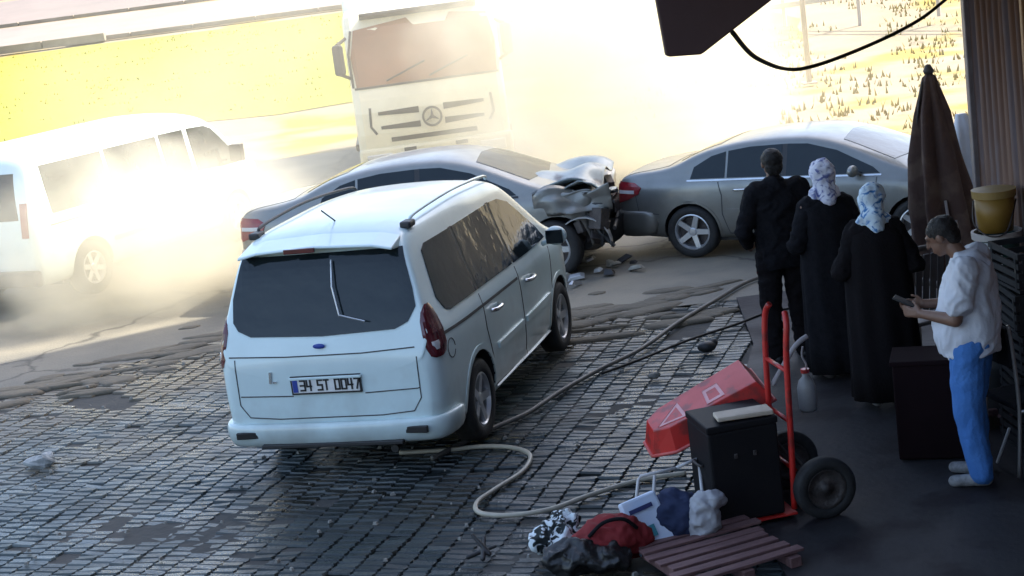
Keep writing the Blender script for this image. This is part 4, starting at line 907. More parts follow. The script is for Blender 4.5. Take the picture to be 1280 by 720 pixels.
# man in the white T-shirt, seen from his left side, facing the wreck (local +Y is where he faces)
def man_white():
    c = thing('person', (2.74, 9.42, .012), R(62), 'person in a white T-shirt and blue jeans looking down at something held in both hands', 'person')
    hx = [(-.095, 0, .90), (.095, 0, .90)]; kn = [(-.10, .03, .49), (.10, .05, .49)]; an = [(-.10, -.03, .09), (.11, .03, .09)]
    b = MB()
    b.capsule((0, 0, .93), (0, -.01, 1.12), .125, .125, 16); b.capsule((0, -.01, 1.12), (0, -.02, 1.30), .13, .135, 16); b.capsule((-.12, -.02, 1.36), (.12, -.02, 1.36), .08, .08, 14)
    b.capsule((0, -.01, 1.38), (0, .07, 1.49), .058, .052, 12)
    legs(b, hx, kn, an)
    sh = [(-.185, -.02, 1.37), (.185, -.02, 1.37)]; el = [(-.22, .04, 1.09), (.215, .05, 1.09)]; wr = [(-.09, .27, 1.10), (.08, .29, 1.12)]
    for s_, e_, w_ in zip(sh, el, wr): b.capsule(s_, e_, .053, .042, 12); b.capsule(e_, w_, .043, .028, 12)
    hand(b, wr[0], (.35, .9, .05), (.1, -.1, 1), (1, 0, 0), .5); hand(b, wr[1], (-.35, .9, .1), (-.1, -.1, 1), (-1, 0, 0), .5)
    M, P = head(b, (0, .135, 1.565), (0, .88, -.45))
    b.build('body', skin, c, remesh=.008, smooth=True, relax=2); face_bits(c, P, M)
    h = MB(); h.ball(P(0, -.022, .032), (.086, .098, .086), 18, M); h.ball(P(0, -.06, -.02), (.072, .05, .07), 14, M); h.build('hair', hair_m, c, remesh=.01, smooth=True, wob=.006, wscale=30)
    tee = mat('white_cotton', (.74, .75, .80), (.66, .67, .72), 9, .9, bump=.25, bscale=25)
    t = MB(); t.loft([[Vector((cx + rx * math.cos(2 * math.pi * k / 24), cy + ry * math.sin(2 * math.pi * k / 24), z)) for k in range(24)] for z, cx, cy, rx, ry in ((.84, 0, .01, .20, .175), (.95, 0, .02, .205, .20), (1.05, 0, .02, .20, .20), (1.18, 0, 0, .198, .18), (1.30, 0, -.02, .20, .16), (1.38, 0, -.025, .185, .13), (1.44, 0, -.01, .10, .085), (1.465, 0, 0, .07, .07))])
    for s_, e_ in zip(sh, el):
        a, d = Vector(s_), Vector(e_) - Vector(s_); t.capsule(a - d * .05, a + d * .62,   .092, .088, 14)
    t.build('t_shirt', tee, c, remesh=.008, smooth=True, relax=3, wob=.008, wscale=7, fold=.016, fs=(6, 6, 5))
    jean = mat('blue_denim', (.05, .18, .50), (.08, .24, .60), 6, .85, bump=.3, bscale=50)
    j = MB(); legs(j, hx, kn, [(x, y, .08) for x, y, z in an], .118, .090, .076); j.capsule((-.06, 0, .90), (.06, 0, .90), .145, .145, 16)
    j.build('jeans', jean, c, remesh=.009, smooth=True, relax=3, wob=.008, wscale=5, fold=.012, fs=(5, 5, 3.2))
    shoes(c, [(-.10, .0, .15), (.11, .05, -.15)], mat('white_shoe', (.5, .5, .5), (.03, .03, .03), 9, .6))
    q = MB(); q.box((0, .385, 1.155), (.08, .15, .012), Matrix.Rotation(R(25), 3, 'X')); o = q.build('phone', black_plastic, None, bevel=.004); o.parent = None; o.matrix_world = c.matrix_basis.copy(); tag(o, 'small dark phone held in the hands of the person in the white T-shirt', 'phone')
    q = MB(); q.box((.13, .13, .84), (.05, .03, .09)); q.box((.13, .15, .78), (.018, .02, .09), Matrix.Rotation(R(30), 3, 'X')); q.build('key_tag', plate_white, c, bevel=.006)
man_white()

def man_black():
    c = thing('person', (2.21, 12.75, 0), R(8), 'broad-shouldered person in black jacket and dark trousers with bare dark head, seen from behind', 'person')
    hx = [(-.10, 0, .92), (.10, 0, .92)]; kn = [(-.12, .02, .50), (.12, .05, .50)]; an = [(-.13, -.02, .09), (.13, .03, .09)]
    sh = [(-.205, -.01, 1.42), (.205, -.01, 1.42)]; el = [(-.30, -.02, 1.13), (.27, -.02, 1.12)]; wr = [(-.22, .17, 1.0), (.27, .10, .88)]
    b = MB(); b.capsule((0, 0, .95), (0, 0, 1.15), .12, .11, 16); b.capsule((0, 0, 1.15), (0, .01, 1.32), .11, .10, 16); b.capsule((-.15, .0, 1.40), (.15, .0, 1.40), .055, .055, 14); b.capsule((0, .01, 1.40), (0, .02, 1.55), .052, .055, 12)
    legs(b, hx, kn, an)
    for s_, e_, w_ in zip(sh, el, wr): b.capsule(s_, e_, .055, .045, 12); b.capsule(e_, w_, .045, .029, 12)
    hand(b, wr[0], (.3, .6, -.4), (.5, .2, 1), (1, 0, 0), .4); hand(b, wr[1], (0, .35, -.9), (-.2, 1, .3), (-1, 0, 0), .4)
    M, P = head(b, (0, .03, 1.655), (.05, 1, -.05)); b.build('body', skin, c, remesh=.009, smooth=True, relax=2); face_bits(c, P, M)
    h = MB(); h.ball(P(0, -.025, .03), (.088, .100, .088), 18, M); h.ball(P(0, -.06, -.03), (.075, .05, .08), 14, M); h.build('hair', hair_m, c, remesh=.01, smooth=True, wob=.006, wscale=30)
    t = MB(); t.loft([[Vector((cx + rx * math.cos(2 * math.pi * k / 24), cy + ry * math.sin(2 * math.pi * k / 24), z)) for k in range(24)] for z, cx, cy, rx, ry in ((.80, 0, 0, .21, .15), (.95, 0, 0, .205, .155), (1.15, 0, 0, .20, .15), (1.32, 0, -.01, .22, .15), (1.43, 0, -.01, .205, .13), (1.50, 0, 0, .11, .10), (1.54, 0, 0, .085, .085))])
    t.capsule((-.15, -.01, 1.43), (.15, -.01, 1.43), .095, .095, 14); t.capsule((0, -.01, 1.46), (0, 0, 1.52), .10, .07, 12)
    for s_, e_, w_ in zip(sh, el, wr): t.capsule((s_[0] * .95, s_[1], s_[2] - .01), e_, .088, .070, 14); t.capsule(e_, Vector(w_) * .97 + Vector(e_) * .03, .072, .05, 12)
    t.build('jacket', black_cloth, c, remesh=.010, smooth=True, relax=3, wob=.012, wscale=6, fold=.02, fs=(5, 5, 6))
    j = MB(); legs(j, hx, kn, [(x, y, .08) for x, y, z in an], .112, .088, .072); j.capsule((-.05, 0, .92), (.05, 0, .92), .13, .13, 16); j.build('trousers', dark_cloth, c, remesh=.010, smooth=True, relax=3, wob=.010, wscale=8, fold=.016, fs=(4, 4, 9))
    shoes(c, [(-.13, .0, .1), (.13, .05, -.1)], black_plastic)
man_black()

def woman(loc, rz, H, robe, scarf, label, wide=1.0, shoe_m=None):
    c = thing('person', loc, rz, label, 'person'); k = H / 1.62
    b = MB(); z = lambda v: v * k
    b.capsule((0, 0, z(.88)), (0, 0, z(1.1)), .13, .12, 16); b.capsule((0, 0, z(1.1)), (0, 0, z(1.28)), .12, .12, 16); b.capsule((-.10, 0, z(1.32)), (.10, 0, z(1.32)), .07, .07, 12); b.capsule((0, 0, z(1.34)), (0, .02, z(1.45)), .05, .048, 12)
    an = [(-.09, -.02, .08), (.09, .03, .08)]; legs(b, [(-.09, 0, z(.86)), (.09, 0, z(.86))], [(-.09, .02, z(.46)), (.09, .03, z(.46))], an)
    sh = [(-.165, 0, z(1.32)), (.165, 0, z(1.32))]; el = [(-.25, -.02, z(1.05)), (.25, -.02, z(1.05))]; wr = [(-.12, .19, z(1.06)), (.10, .20, z(1.03))]
    for s_, e_, w_ in zip(sh, el, wr): b.capsule(s_, e_, .048, .04, 12); b.capsule(e_, w_, .04, .026, 12)
    hand(b, wr[0], (.8, .5, .1), (0, .1, 1), (0, -1, 0), .4); hand(b, wr[1], (-.8, .5, 0), (0, .1, 1), (0, -1, 0), .4)
    M, P = head(b, (0, .03, z(1.535)), (0, 1, -.08), .96); b.build('body', skin, c, remesh=.009, smooth=True, relax=2); face_bits(c, P, M, .96)
    w_ = wide
    rings_mesh('robe', [(.07, 0, 0, .235 * w_, .19, 1.3), (.3, 0, 0, .235 * w_, .19, 1.1), (.6, 0, 0, .235 * w_, .19, .8), (z(.85), 0, 0, .232 * w_, .185, .5), (z(1.02), 0, 0, .225 * w_, .165, .3), (z(1.2), 0, -.01, .215 * w_, .15, .2), (z(1.31), 0, -.01, .20, .13, .1), (z(1.37), 0, 0, .14, .10, 0), (z(1.42), 0, .01, .07, .07, 0)], robe, c, 84, .10, 9, loc[0] * 3)
    t = MB()
    t.capsule((-.11, -.005, z(1.325)), (.11, -.005, z(1.325)), .088, .088, 14)
    for s_, e_, q_ in zip(sh, el, wr): t.capsule((s_[0] * .86, s_[1], s_[2] - .01), e_, .075, .080, 14); t.capsule(e_, Vector(q_) * .92 + Vector(e_) * .08, .085, .06, 12)
    t.build('upper_robe', robe, c, remesh=.010, smooth=True, relax=3, wob=.012, wscale=8, fold=.018, fs=(5, 5, 8))
    # scarf: hugs the skull, gathers at the nape, falls to the shoulder blades
    s_ = MB(); s_.ball(P(0, -.02, .02), (.098, .112, .108), 20, M); s_.capsule(P(0, -.035, -.03), (0, -.035, z(1.40)), .088, .082, 16); s_.capsule((0, -.055, z(1.44)), (.01, -.085, z(1.36)), .075, .06, 14); s_.capsule((-.06, -.02, z(1.39)), (.06, -.02, z(1.39)), .07, .07, 14)
    s_.build('headscarf', scarf, c, remesh=.008, smooth=True, relax=2, wob=.011, wscale=11, fold=.012, fs=(8, 8, 8))
    shoes(c, [(-.09, .02, .1), (.09, .06, -.1)], shoe_m or black_plastic)
sc1 = scarf_material('blue_white_scarf', (.74, .74, .84), (.14, .16, .38)); sc2 = scarf_material('pale_blue_scarf', (.68, .80, .88), (.05, .20, .48))
woman((2.47, 12.1, .0), R(5), 1.70, black_cloth, sc1, 'taller robed person with white and violet patterned headscarf between two others', 1.0, mat('dark_shoe', (.1, .09, .09), None, 9, .6))
woman((2.62, 11.2, .012), R(-4), 1.60, dark_cloth, sc2, 'robed person with pale blue headscarf nearest the camera of the three onlookers seen from behind', 1.06, MATS['white_shoe'])

# ------------------------------------------------------------------ handcart, box, red tray
red_m = mat('red_paint', (.62, .020, .014), (.46, .018, .013), 4, .4, coat=.3, rough2=.55, c3=(.26, .02, .015), scale3=9)
def hand_truck():
    c = thing('hand_truck', (1.52, 9.38, .012), R(10), 'red upright hand truck with two black wheels and a curved grey handle', 'hand truck')
    for y in (-.17, .19):
        q = MB(); q.tube(curve([(-.02, y, .06), (.0, y, .5), (.02, y, 1.0), (.04, y, 1.20), (.055, y + (.05 if y < 0 else -.05), 1.27)], 5), .019, 10); q.build('upright', red_m, c, smooth=True)
    for z in (.30, .60, .92):
        q = MB(); q.tube([(.0 + z * .02, -.17, z), (.0 + z * .02, .19, z)], .014, 8); q.build('crossbar', red_m, c, smooth=True)
    q = MB(); q.box((-.17, .01, .035), (.32, .42, .012)); q.build('toe_plate', red_m, c, bevel=.003)
    q = MB(); q.tube(curve([(.04, .19, .74), (.13, .19, .86), (.22, .19, .97), (.30, .20, 1.01)], 5), .017, 8); q.build('handle', mat('grip_grey', (.4, .36, .36), (.3, .27, .27), 8, .5), c, smooth=True)
    q = MB(); q.tube([(.15, -.26, .19), (.15, .30, .19)], .014, 8); q.tube([(.15, -.17, .19), (0, -.17, .42)], .012, 8); q.tube([(.15, .19, .19), (0, .19, .42)], .012, 8); q.build('axle', engine_metal, c)
    for y in (-.26, .34):
        M = Matrix.Translation((.15, y, .19)) @ Matrix.Rotation(R(90), 4, 'X'); q = MB()
        q.lathe([(.12, -.03), (.13, -.045), (.175, -.045), (.19, -.03), (.19, .03), (.175, .045), (.13, .045), (.12, .03), (.12, -.03)], M, 32); wv = q.build('wheel', rubber, c, smooth=True)
        q = MB(); q.lathe([(.12, .03), (.122, .045), (.105, .02), (.03, .025), (.03, .04), (0, .04)], M, 24); q.lathe([(.12, -.03), (.122, -.045), (.105, -.02), (.03, -.025), (.03, -.04), (0, -.04)], M, 24); q.build('rim', engine_metal, wv, smooth=True)
hand_truck()
bx = thing('crate', (1.22, 9.36, .055), R(10), 'black metal-cornered crate standing on the toe plate of the red hand truck', 'crate')
q = MB(); q.box((0, 0, .29), (.44, .42, .58)); q.build('body', mat('black_crate', (.010, .010, .012), (.016, .014, .015), 5, .6, spec=.15), bx, bevel=.015)
q = MB(); q.box((0, 0, .60), (.45, .43, .045)); q.build('lid', MATS['black_crate'], bx, bevel=.01)
for s in (-1, 1):
    q = MB(); q.box((s * .06, -.218, .42), (.022, .012, .03)); q.build('latch', engine_metal, bx, bevel=.004)
    q = MB(); q.tube(curve([(s * .225, -.06, .34), (s * .25, -.05, .35), (s * .25, .05, .35), (s * .225, .06, .34)], 4), .01, 6); q.build('handle', engine_metal, bx, smooth=True)
# open red tray lying aslant on the crate, nose down
tr = thing('barrow_tray', (1.14, 9.80, .54), R(4), 'bright red barrow tray turned over behind the black crate, pink warning triangle on its side', 'barrow tray', tilt=(R(10), R(-22)))
def tray():
    T_ = [(-.44, -.10), (-.30, -.20), (.40, -.24), (.40, .24), (-.30, .20), (-.44, .10)]; B_ = [(-.36, -.08), (-.26, -.145), (.35, -.18), (.35, .18), (-.26, .145), (-.36, .08)]
    mb = MB(); t = [(x, y, 0) for x, y in T_]; bt = [(x, y, .15) for x, y in B_]; ti = [(x * .97, y * .95, 0) for x, y in T_]; bi = [(x * .97, y * .95, .135) for x, y in B_]
    vs = t + bt + ti + bi; n = 6; fs = []
    for k in range(n):
        k2 = (k + 1) % n; fs += [(k, k2, n + k2, n + k), (2 * n + k, 3 * n + k, 3 * n + k2, 2 * n + k2), (k, 2 * n + k, 2 * n + k2, k2)]
    fs += [tuple(n + k for k in range(n)), tuple(3 * n + k for k in reversed(range(n)))]
    mb.add(vs, fs); return mb
tray().build('pan', red_m, tr, bevel=.006)
rm = MB(); rm.tube([(x, y, .004) for x, y in [(-.44, -.10), (-.30, -.20), (.40, -.24), (.40, .24), (-.30, .20), (-.44, .10), (-.44, -.10)]], .012, 8); rm.build('rim', mat('pink_rim', (.62, .12, .11), (.5, .07, .06), 9, .4), tr, smooth=True)
# triangle sticker and label on the near side
def on_side(u, v):                                    # print on the flat base that now faces up
    return Vector((-.36 + u * .9, -.13 + v * .24, .1535))
pk = mat('pale_pink_print', (.78, .42, .42), (.66, .3, .3), 9, .5); cr_m = mat('cream_print', (.74, .60, .45), (.6, .45, .34), 9, .5)
q = MB(); A, B, Cc = on_side(-.02, .12), on_side(.22, .12), on_side(.02, .85)
tri = [on_side(.04, .22), on_side(.26, .02), on_side(.25, .90)]; cen = (tri[0] + tri[1] + tri[2]) / 3
inn = [cen + (p - cen) * .66 for p in tri]; off = Vector((0, 0, -.003))
q.add(tri + inn + [p + off for p in tri + inn], [(6, 7, 10, 9), (7, 8, 11, 10), (8, 6, 9, 11), (0, 1, 7, 6), (1, 2, 8, 7), (2, 0, 6, 8)]); q.build('warning_triangle', pk, tr)
q = MB(); P4 = [on_side(.42, .0), on_side(.56, .0), on_side(.56, .75), on_side(.44, .75)]; ce = sum(P4, Vector()) / 4; I4 = [ce + (p - ce) * .62 for p in P4]
q.add(P4 + I4 + [p + off for p in P4 + I4], [(8, 9, 13, 12), (9, 10, 14, 13), (10, 11, 15, 14), (11, 8, 12, 15), (0, 1, 9, 8), (1, 2, 10, 9), (2, 3, 11, 10), (3, 0, 8, 11)]); q.build('label', pk, tr)
# paper sack on the crate
q = MB(); q.box((0, 0, .015), (.34, .16, .03)); o = q.build('folded_sack', mat('cream_sack', (.66, .56, .44), (.5, .4, .3), 7, .8, bump=.3), None, bevel=.008, wob=.008, wscale=9); o.location = (1.28, 9.25, .685); o.rotation_euler = (0, 0, .1); tag(o, 'small cream folded sack on top of the black crate', 'sack')
# white plastic jug hanging behind the uprights
jg = thing('jug', (1.76, 9.70, .52), 0, 'white plastic jug hanging from the curved handle of the hand truck', 'jug')
q = MB(); q.lathe([(0, 0), (.05, .0), (.058, .02), (.06, .15), (.045, .20), (.022, .225), (.022, .25), (0, .25)], None, 20); q.build('body', mat('milk_plastic', (.30, .29, .28), (.22, .22, .21), 8, .4), jg, smooth=True)
q = MB(); q.lathe([(0, .25), (.027, .25), (.027, .275), (0, .275)], None, 16); q.build('cap', red_m, jg)
q = MB(); q.tube(curve([(0, 0, .24), (.01, -.01, .30), (-.01, 0, .36), (.0, .0, .42)], 5), .006, 6); q.build('strap', MATS['grip_grey'], jg)

# ------------------------------------------------------------------ bags at the bottom
plaid = scarf_material('black_white_cloth', (.70, .76, .78), (.012, .018, .02), .46, .52)
def bag(name, label, loc, balls, m, rz=0, wob=.03, ws=7, cat='bag', rem=.012):
    q = MB()
    for (p, r) in balls: q.ball(p, r, 14)
    o = q.build(name, m, None, remesh=rem, smooth=True, relax=2, wob=wob, wscale=ws, fold=.022, fs=(8, 8, 8)); o.location = loc; o.rotation_euler = (0, 0, rz)
    mz = min(v.co.z for v in o.data.vertices)
    for v in o.data.vertices: v.co.z = max(v.co.z, mz + .03)
    o.location.z = -mz - .03 + .002 + loc[2]; return tag(o, label, cat)
bag('cloth_bundle', 'black and white patterned cloth bundle at the left end of the heap of bags', (.06, 9.15, 0), [((0, 0, .10), (.16, .11, .10)), ((.08, .06, .17), (.12, .09, .07)), ((-.08, -.02, .12), (.08, .08, .08))], plaid, .3, .035, 11, 'bundle')
rb = bag('duffel_bag', 'dark red stuffed duffel bag in the middle of the heap at the bottom', (.38, 8.93, 0), [((0, 0, .14), (.22, .15, .15)), ((.10, .02, .12), (.17, .14, .12)), ((-.14, 0, .11), (.12, .13, .10))], mat('dark_red_cloth', (.24, .012, .014), (.16, .01, .012), 5, .8, bump=.3), .15, .02, 6)
q = MB(); q.tube(curve([(-.14, -.09, .22), (-.05, -.12, .30), (.07, -.12, .30), (.15, -.09, .22)], 6), .012, 7); q.build('carry_strap', black_cloth, rb, smooth=True)
bag('rubbish_bag', 'black bag slumped below the dark red duffel', (.16, 8.82, 0), [((0, 0, .10), (.20, .12, .11)), ((.18, -.03, .09), (.16, .12, .09))], mat('black_film', (.012, .012, .013), (.02, .02, .02), 7, .35, bump=.4), 0, .03, 9)
bag('cloth_bag', 'dark navy cloth bag behind the printed blue and white packet', (.80, 9.08, 0), [((0, 0, .16), (.20, .14, .18)), ((.1, .0, .12), (.14, .14, .12))], mat('navy_cloth', (.012, .022, .06), (.02, .03, .08), 6, .85, bump=.3), 0, .02, 7)
pk1 = thing('packet', (.66, 8.93, .03), R(18), 'pale blue and white printed packet leaning on the heap of bags', 'packet', tilt=(R(-24), R(-10)))
q = MB(); q.box((0, 0, .17), (.25, .06, .34)); q.build('wrapper', mat('pale_blue_wrap', (.45, .58, .80), (.74, .78, .84), 5, .4), pk1, bevel=.015, wob=.01, wscale=8)
q = MB(); q.box((-.01, -.038, .265), (.15, .008, .026)); q.build('printed_band', mat('navy_print', (.02, .03, .12), None, 5, .5), pk1)
q = MB(); q.box((-.02, -.038, .12), (.09, .008, .07)); q.build('printed_patch', mat('teal_print', (.04, .25, .30), None, 5, .5), pk1)
o = bag('grey_sack', 'light grey floppy sack at the right end of the heap', (.95, 8.96, .0), [((0, 0, .20), (.10, .08, .16)), ((.05, .0, .30), (.10, .06, .06)), ((-.02, 0, .08), (.07, .07, .08))], mat('grey_film', (.42, .42, .44), (.3, .3, .32), 7, .5, bump=.3), 0, .022, 10)
ft = mat('white_tube', (.66, .64, .62), (.5, .48, .47), 9, .4)
fr = thing('folding_frame', (.62, 9.28, 0), R(10), 'thin white tubular folding frame standing behind the bags', 'frame')
for k, p in enumerate(([(-.12, -.10, .02), (.0, .04, .34), (.02, .05, .36), (.24, .02, .38)], [(.0, -.12, .02), (.10, .02, .36)], [(.24, .02, .38), (.40, .06, .40)], [(.40, .06, .40), (.30, -.28, .02)])):
    q = MB(); q.tube(p, .011, 8); q.build('tube', ft, fr, smooth=True)
# boards lying at the lower right: one board per object
board_m = mat('pale_board', (.24, .13, .12), (.11, .055, .055), 3, .7, stretch=(2, 14, 2), bump=.3, bscale=30)
pl = thing('pallet', (.98, 8.68, .012), R(20), 'low stack of pale reddish boards on the ground under the bags, lower right', 'pallet')
for k in range(7):
    q = MB(); q.box((random.uniform(-.03, .03), -.30 + k * .105, .075 + random.uniform(0, .008)), (.74 + random.uniform(-.05, .05), .07, .018), Matrix.Rotation(random.gauss(0, .02), 3, 'Z')); q.build('board', board_m, pl, bevel=.003)
for x in (-.30, 0, .30):
    q = MB(); q.box((x, .01, .032), (.07, .74, .06)); q.build('bearer', board_m, pl, bevel=.004)

# ------------------------------------------------------------------ things round the shop front
cab = thing('cabinet', (2.62, 10.05, .012), R(-18), 'dark maroon board box standing behind the legs of the person in the white T-shirt', 'box')
cbm = mat('maroon_board', (.018, .008, .009), (.012, .006, .007), 4, .8, spec=.1)
q = MB(); q.box((0, 0, .33), (.42, .34, .64)); q.build('body', cbm, cab, bevel=.01)
q = MB(); q.box((0, 0, .665), (.45, .37, .03)); q.build('lid', cbm, cab, bevel=.005)
ch = thing('plastic_chair', (3.02, 11.95, .012), R(20), 'grey plastic chair with a slatted back behind the onlookers', 'chair')
pg = mat('grey_plastic', (.20, .19, .19), (.15, .145, .14), 6, .5)
q = MB(); q.box((0, 0, .42), (.44, .44, .035)); q.build('seat', pg, ch, bevel=.012)
for x, y in ((-.19, -.19), (.19, -.19), (-.19, .19), (.19, .19)):
    q = MB(); q.tube([(x * 1.1, y * 1.15, 0), (x, y, .42)], [.022, .028], 8); q.build('leg', pg, ch, smooth=True)
for k in range(5):
    q = MB(); q.box((-.13 + k * .065, -.235, .74), (.052, .018, .46), Matrix.Rotation(R(8), 3, 'X')); q.build('back_slat', pg, ch, bevel=.006)
q = MB(); q.tube(curve([(-.20, -.20, .44), (-.20, -.25, .75), (-.17, -.27, .99), (0, -.28, 1.02), (.17, -.27, .99), (.20, -.25, .75), (.20, -.20, .44)], 4), .022, 8); q.build('back_frame', pg, ch, smooth=True)
for s in (-1, 1):
    q = MB(); q.tube(curve([(s * .22, -.24, .64), (s * .24, 0, .66), (s * .23, .18, .64), (s * .21, .2, .42)], 5), .018, 8); q.build('armrest', pg, ch, smooth=True)

um = thing('parasol', (3.62, 12.9, -.08), 0, 'closed brown market parasol, its cloth hanging in dark folds beside the shop', 'parasol', tilt=(0, R(-1.5)))
q = MB(); q.tube([(0, 0, 0), (0, 0, 2.30)], .024, 10); q.build('pole', engine_metal, um, smooth=True)
q = MB(); q.lathe([(0, 0), (.24, 0), (.24, .05), (.06, .08), (.04, .25), (0, .25)], None, 24); q.build('base', mat('dark_base', (.05, .05, .05), None, 6, .8), um, bevel=.005)
um_m = mat('brown_canvas', (.10, .056, .042), (.065, .035, .03), 3, .85, bump=.3, bscale=40, c3=(.125, .08, .06), scale3=5)
rings_mesh('canopy', [(.55, -.02, 0, .24, .20, 2.2), (.8, 0, 0, .25, .21, 2.0), (1.2, 0, 0, .235, .20, 1.8), (1.6, 0, 0, .19, .17, 1.7), (1.95, 0, 0, .125, .12, 1.5), (2.15, 0, 0, .075, .075, 1.2), (2.24, 0, 0, .055, .055, .3), (2.27, 0, 0, .02, .02, 0)], um_m, um, 160, .20, 7, 2.0)
q = MB(); q.lathe([(0, 2.26), (.035, 2.265), (.045, 2.29), (.02, 2.34), (0, 2.345)], None, 14); q.build('finial', engine_metal, um, smooth=True)
q = MB(); q.tube(curve([(-.07, -.05, 2.22), (-.12, -.03, 2.0), (-.16, 0, 1.72), (-.17, .02, 1.5), (-.12, .03, 1.42)], 5), .010, 6); q.build('cord', engine_metal, um, smooth=True)
for a in range(3):  # pale strips laid on the cloth as painted highlights of its folds
    q = MB(); x = -.02 + a * .07; q.tube([(x, -.19, 1.25 - a * .17), (x + .012, -.205, .95 - a * .12), (x + .02, -.20, .72 - a * .05)], .012, 6); q.build('fold_highlight', MATS['grip_grey'], um, smooth=True)
o = rings_mesh('rolled_sheet', [(0, 0, 0, .11, .10, 1), (.5, 0, 0, .12, .11, 1), (1.1, .01, 0, .125, .11, 1), (1.55, 0, 0, .10, .09, 1), (1.72, -.02, 0, .045, .04, 1)], mat('white_film', (.58, .60, .66), (.45, .47, .52), 3, .5, bump=.3), None, 40, .12, 6, 1.0); o.location = (4.02, 13.6, .012); tag(o, 'rolled pale plastic sheet standing upright between the parasol and the shop wall', 'sheet')
# stack: barrel, green bucket, yellow bucket
br = thing('barrel', (3.31, 10.62, .075), 0, 'dark barrel against the shop wall under the two buckets', 'barrel')
q = MB(); q.box((0, 0, -.032), (.44, .44, .06)); q.build('foot_board', board_m, br, bevel=.005)
q = MB(); q.lathe([(0, 0), (.19, 0), (.205, .02), (.205, .30), (.212, .32), (.205, .34), (.205, .62), (.212, .64), (.205, .66), (.205, .93), (.19, .95), (0, .95)], None, 32); q.build('body', mat('barrel_dark', (.018, .02, .022), (.03, .03, .032), 4, .5), br, smooth=True)
q = MB(); q.lathe([(.19, .945), (.21, .945), (.21, .975), (.19, .975), (.19, .945)], None, 32); q.build('rim', engine_metal, br)
g = thing('bucket', (3.31, 10.62, 1.05), 0, 'dark green bucket with pale rim and white label, under the yellow one', 'bucket')
gb = mat('green_plastic', (.015, .05, .04), (.02, .06, .05), 4, .45)
q = MB(); q.lathe([(0, 0), (.13, 0), (.155, .24), (.150, .24), (.125, .01), (0, .01)], None, 32); q.build('body', gb, g, smooth=True)
q = MB(); q.lathe([(.15, .225), (.165, .225), (.168, .27), (.15, .27), (.15, .225)], None, 32); q.build('rim', mat('pale_rim', (.5, .46, .42), (.4, .36, .34), 6, .5), g)
q = MB(); vs = []
for i in range(7):
    a = R(-150 + i * 9); vs += [(.140 * math.cos(a), .140 * math.sin(a), .04), (.158 * math.cos(a), .158 * math.sin(a), .215)]
q.add(vs, [(i * 2, i * 2 + 2, i * 2 + 3, i * 2 + 1) for i in range(6)]); lb = q.build('label', mat('label_white', (.55, .56, .55), (.45, .46, .45), 6, .6), g)
md = lb.modifiers.new('s', 'SOLIDIFY'); md.thickness = .003; bake(lb)
q = MB(); A = R(-124); o3 = Vector((math.cos(A), math.sin(A), 0)); t3 = Vector((-math.sin(A), math.cos(A), 0)); b0 = o3 * .158
q.tube([b0 + t3 * -.024 + Vector((0, 0, .17)), b0 + t3 * -.024 + Vector((0, 0, .09)), b0 + t3 * .024 + Vector((0, 0, .09)), b0 + t3 * .024 + Vector((0, 0, .17))], .007, 6); q.build('printed_mark', ink, lb)
y = thing('bucket', (3.31, 10.62, 1.322), 0, 'ochre yellow bucket standing on top of the dark green one', 'bucket')
yb = mat('ochre_plastic', (.30, .17, .03), (.22, .12, .02), 4, .45)
q = MB(); q.lathe([(0, 0), (.115, 0), (.135, .25), (.130, .25), (.11, .01), (0, .01)], None, 32); q.build('body', yb, y, smooth=True)
q = MB(); q.lathe([(.13, .235), (.145, .235), (.148, .285), (.0, .292), (0, .28), (.13, .27), (.13, .235)], None, 32); q.build('lid', mat('ochre_pale', (.34, .22, .07), (.26, .17, .05), 5, .5), y)
q = MB(); q.tube(curve([(-.14, 0, .22), (-.17, -.08, .08), (-.10, -.17, .0), (.02, -.17, .02), (.14, -.02, .2)], 6), .006, 6); q.build('bail', engine_metal, y, smooth=True)
# broom
bm_ = thing('broom', (3.02, 10.35, .012), 0, 'pale handled broom leaning on the dark barrel', 'broom', tilt=(R(-3), R(2)))
q = MB(); q.tube([(0, 0, .14), (0, 0, 1.28)], .013, 8); q.build('handle', MATS['white_tube'], bm_, smooth=True)
q = MB(); q.box((0, 0, .12), (.26, .05, .05)); q.build('head', board_m, bm_, bevel=.01)
q = MB()
for k in range(60): x = -.12 + .24 * (k % 20) / 19; yy = -.015 + .015 * (k // 20); q.tube([(x, yy, .10), (x * 1.15 + random.gauss(0, .006), yy * 1.4, .005)], .003, 3)
o = q.build('bristles', mat('bristle', (.12, .1, .06), None, 5, .8), bm_); o['kind'] = 'stuff'
# metal chair cut by the right edge
mc = thing('metal_chair', (3.12, 9.62, .012), R(12), 'metal tube chair with grey frame cut by the right edge of the picture', 'chair')
tb = mat('grey_tube', (.40, .38, .37), (.3, .28, .27), 6, .35, metal=.6)
for yy in (-.2, .2):
    q = MB(); q.tube(curve([(-.2, yy, 0), (-.17, yy, .44), (-.19, yy, .80), (-.21, yy, .98)], 4), .013, 8); q.build('rear_leg', tb, mc, smooth=True)
    q = MB(); q.tube([(.22, yy, 0), (.17, yy, .44)], .013, 8); q.build('front_leg', tb, mc, smooth=True)
    q = MB(); q.tube([(-.17, yy, .42), (.17, yy, .42)], .012, 8); q.build('side_rail', tb, mc, smooth=True)
q = MB(); q.box((0, 0, .45), (.40, .40, .04)); q.build('seat', black_cloth, mc, bevel=.015)
q = MB(); q.box((-.205, 0, .83), (.03, .40, .26), Matrix.Rotation(R(-6), 3, 'Y')); q.build('backrest', black_cloth, mc, bevel=.012)
q = MB(); q.capsule((2.92, 9.66, .03), (2.99, 9.60, .26), .010, .010, 8); tag(q.build('stick', MATS['white_tube'], smooth=True), 'short pale stick leaning by the metal chair legs', 'stick')
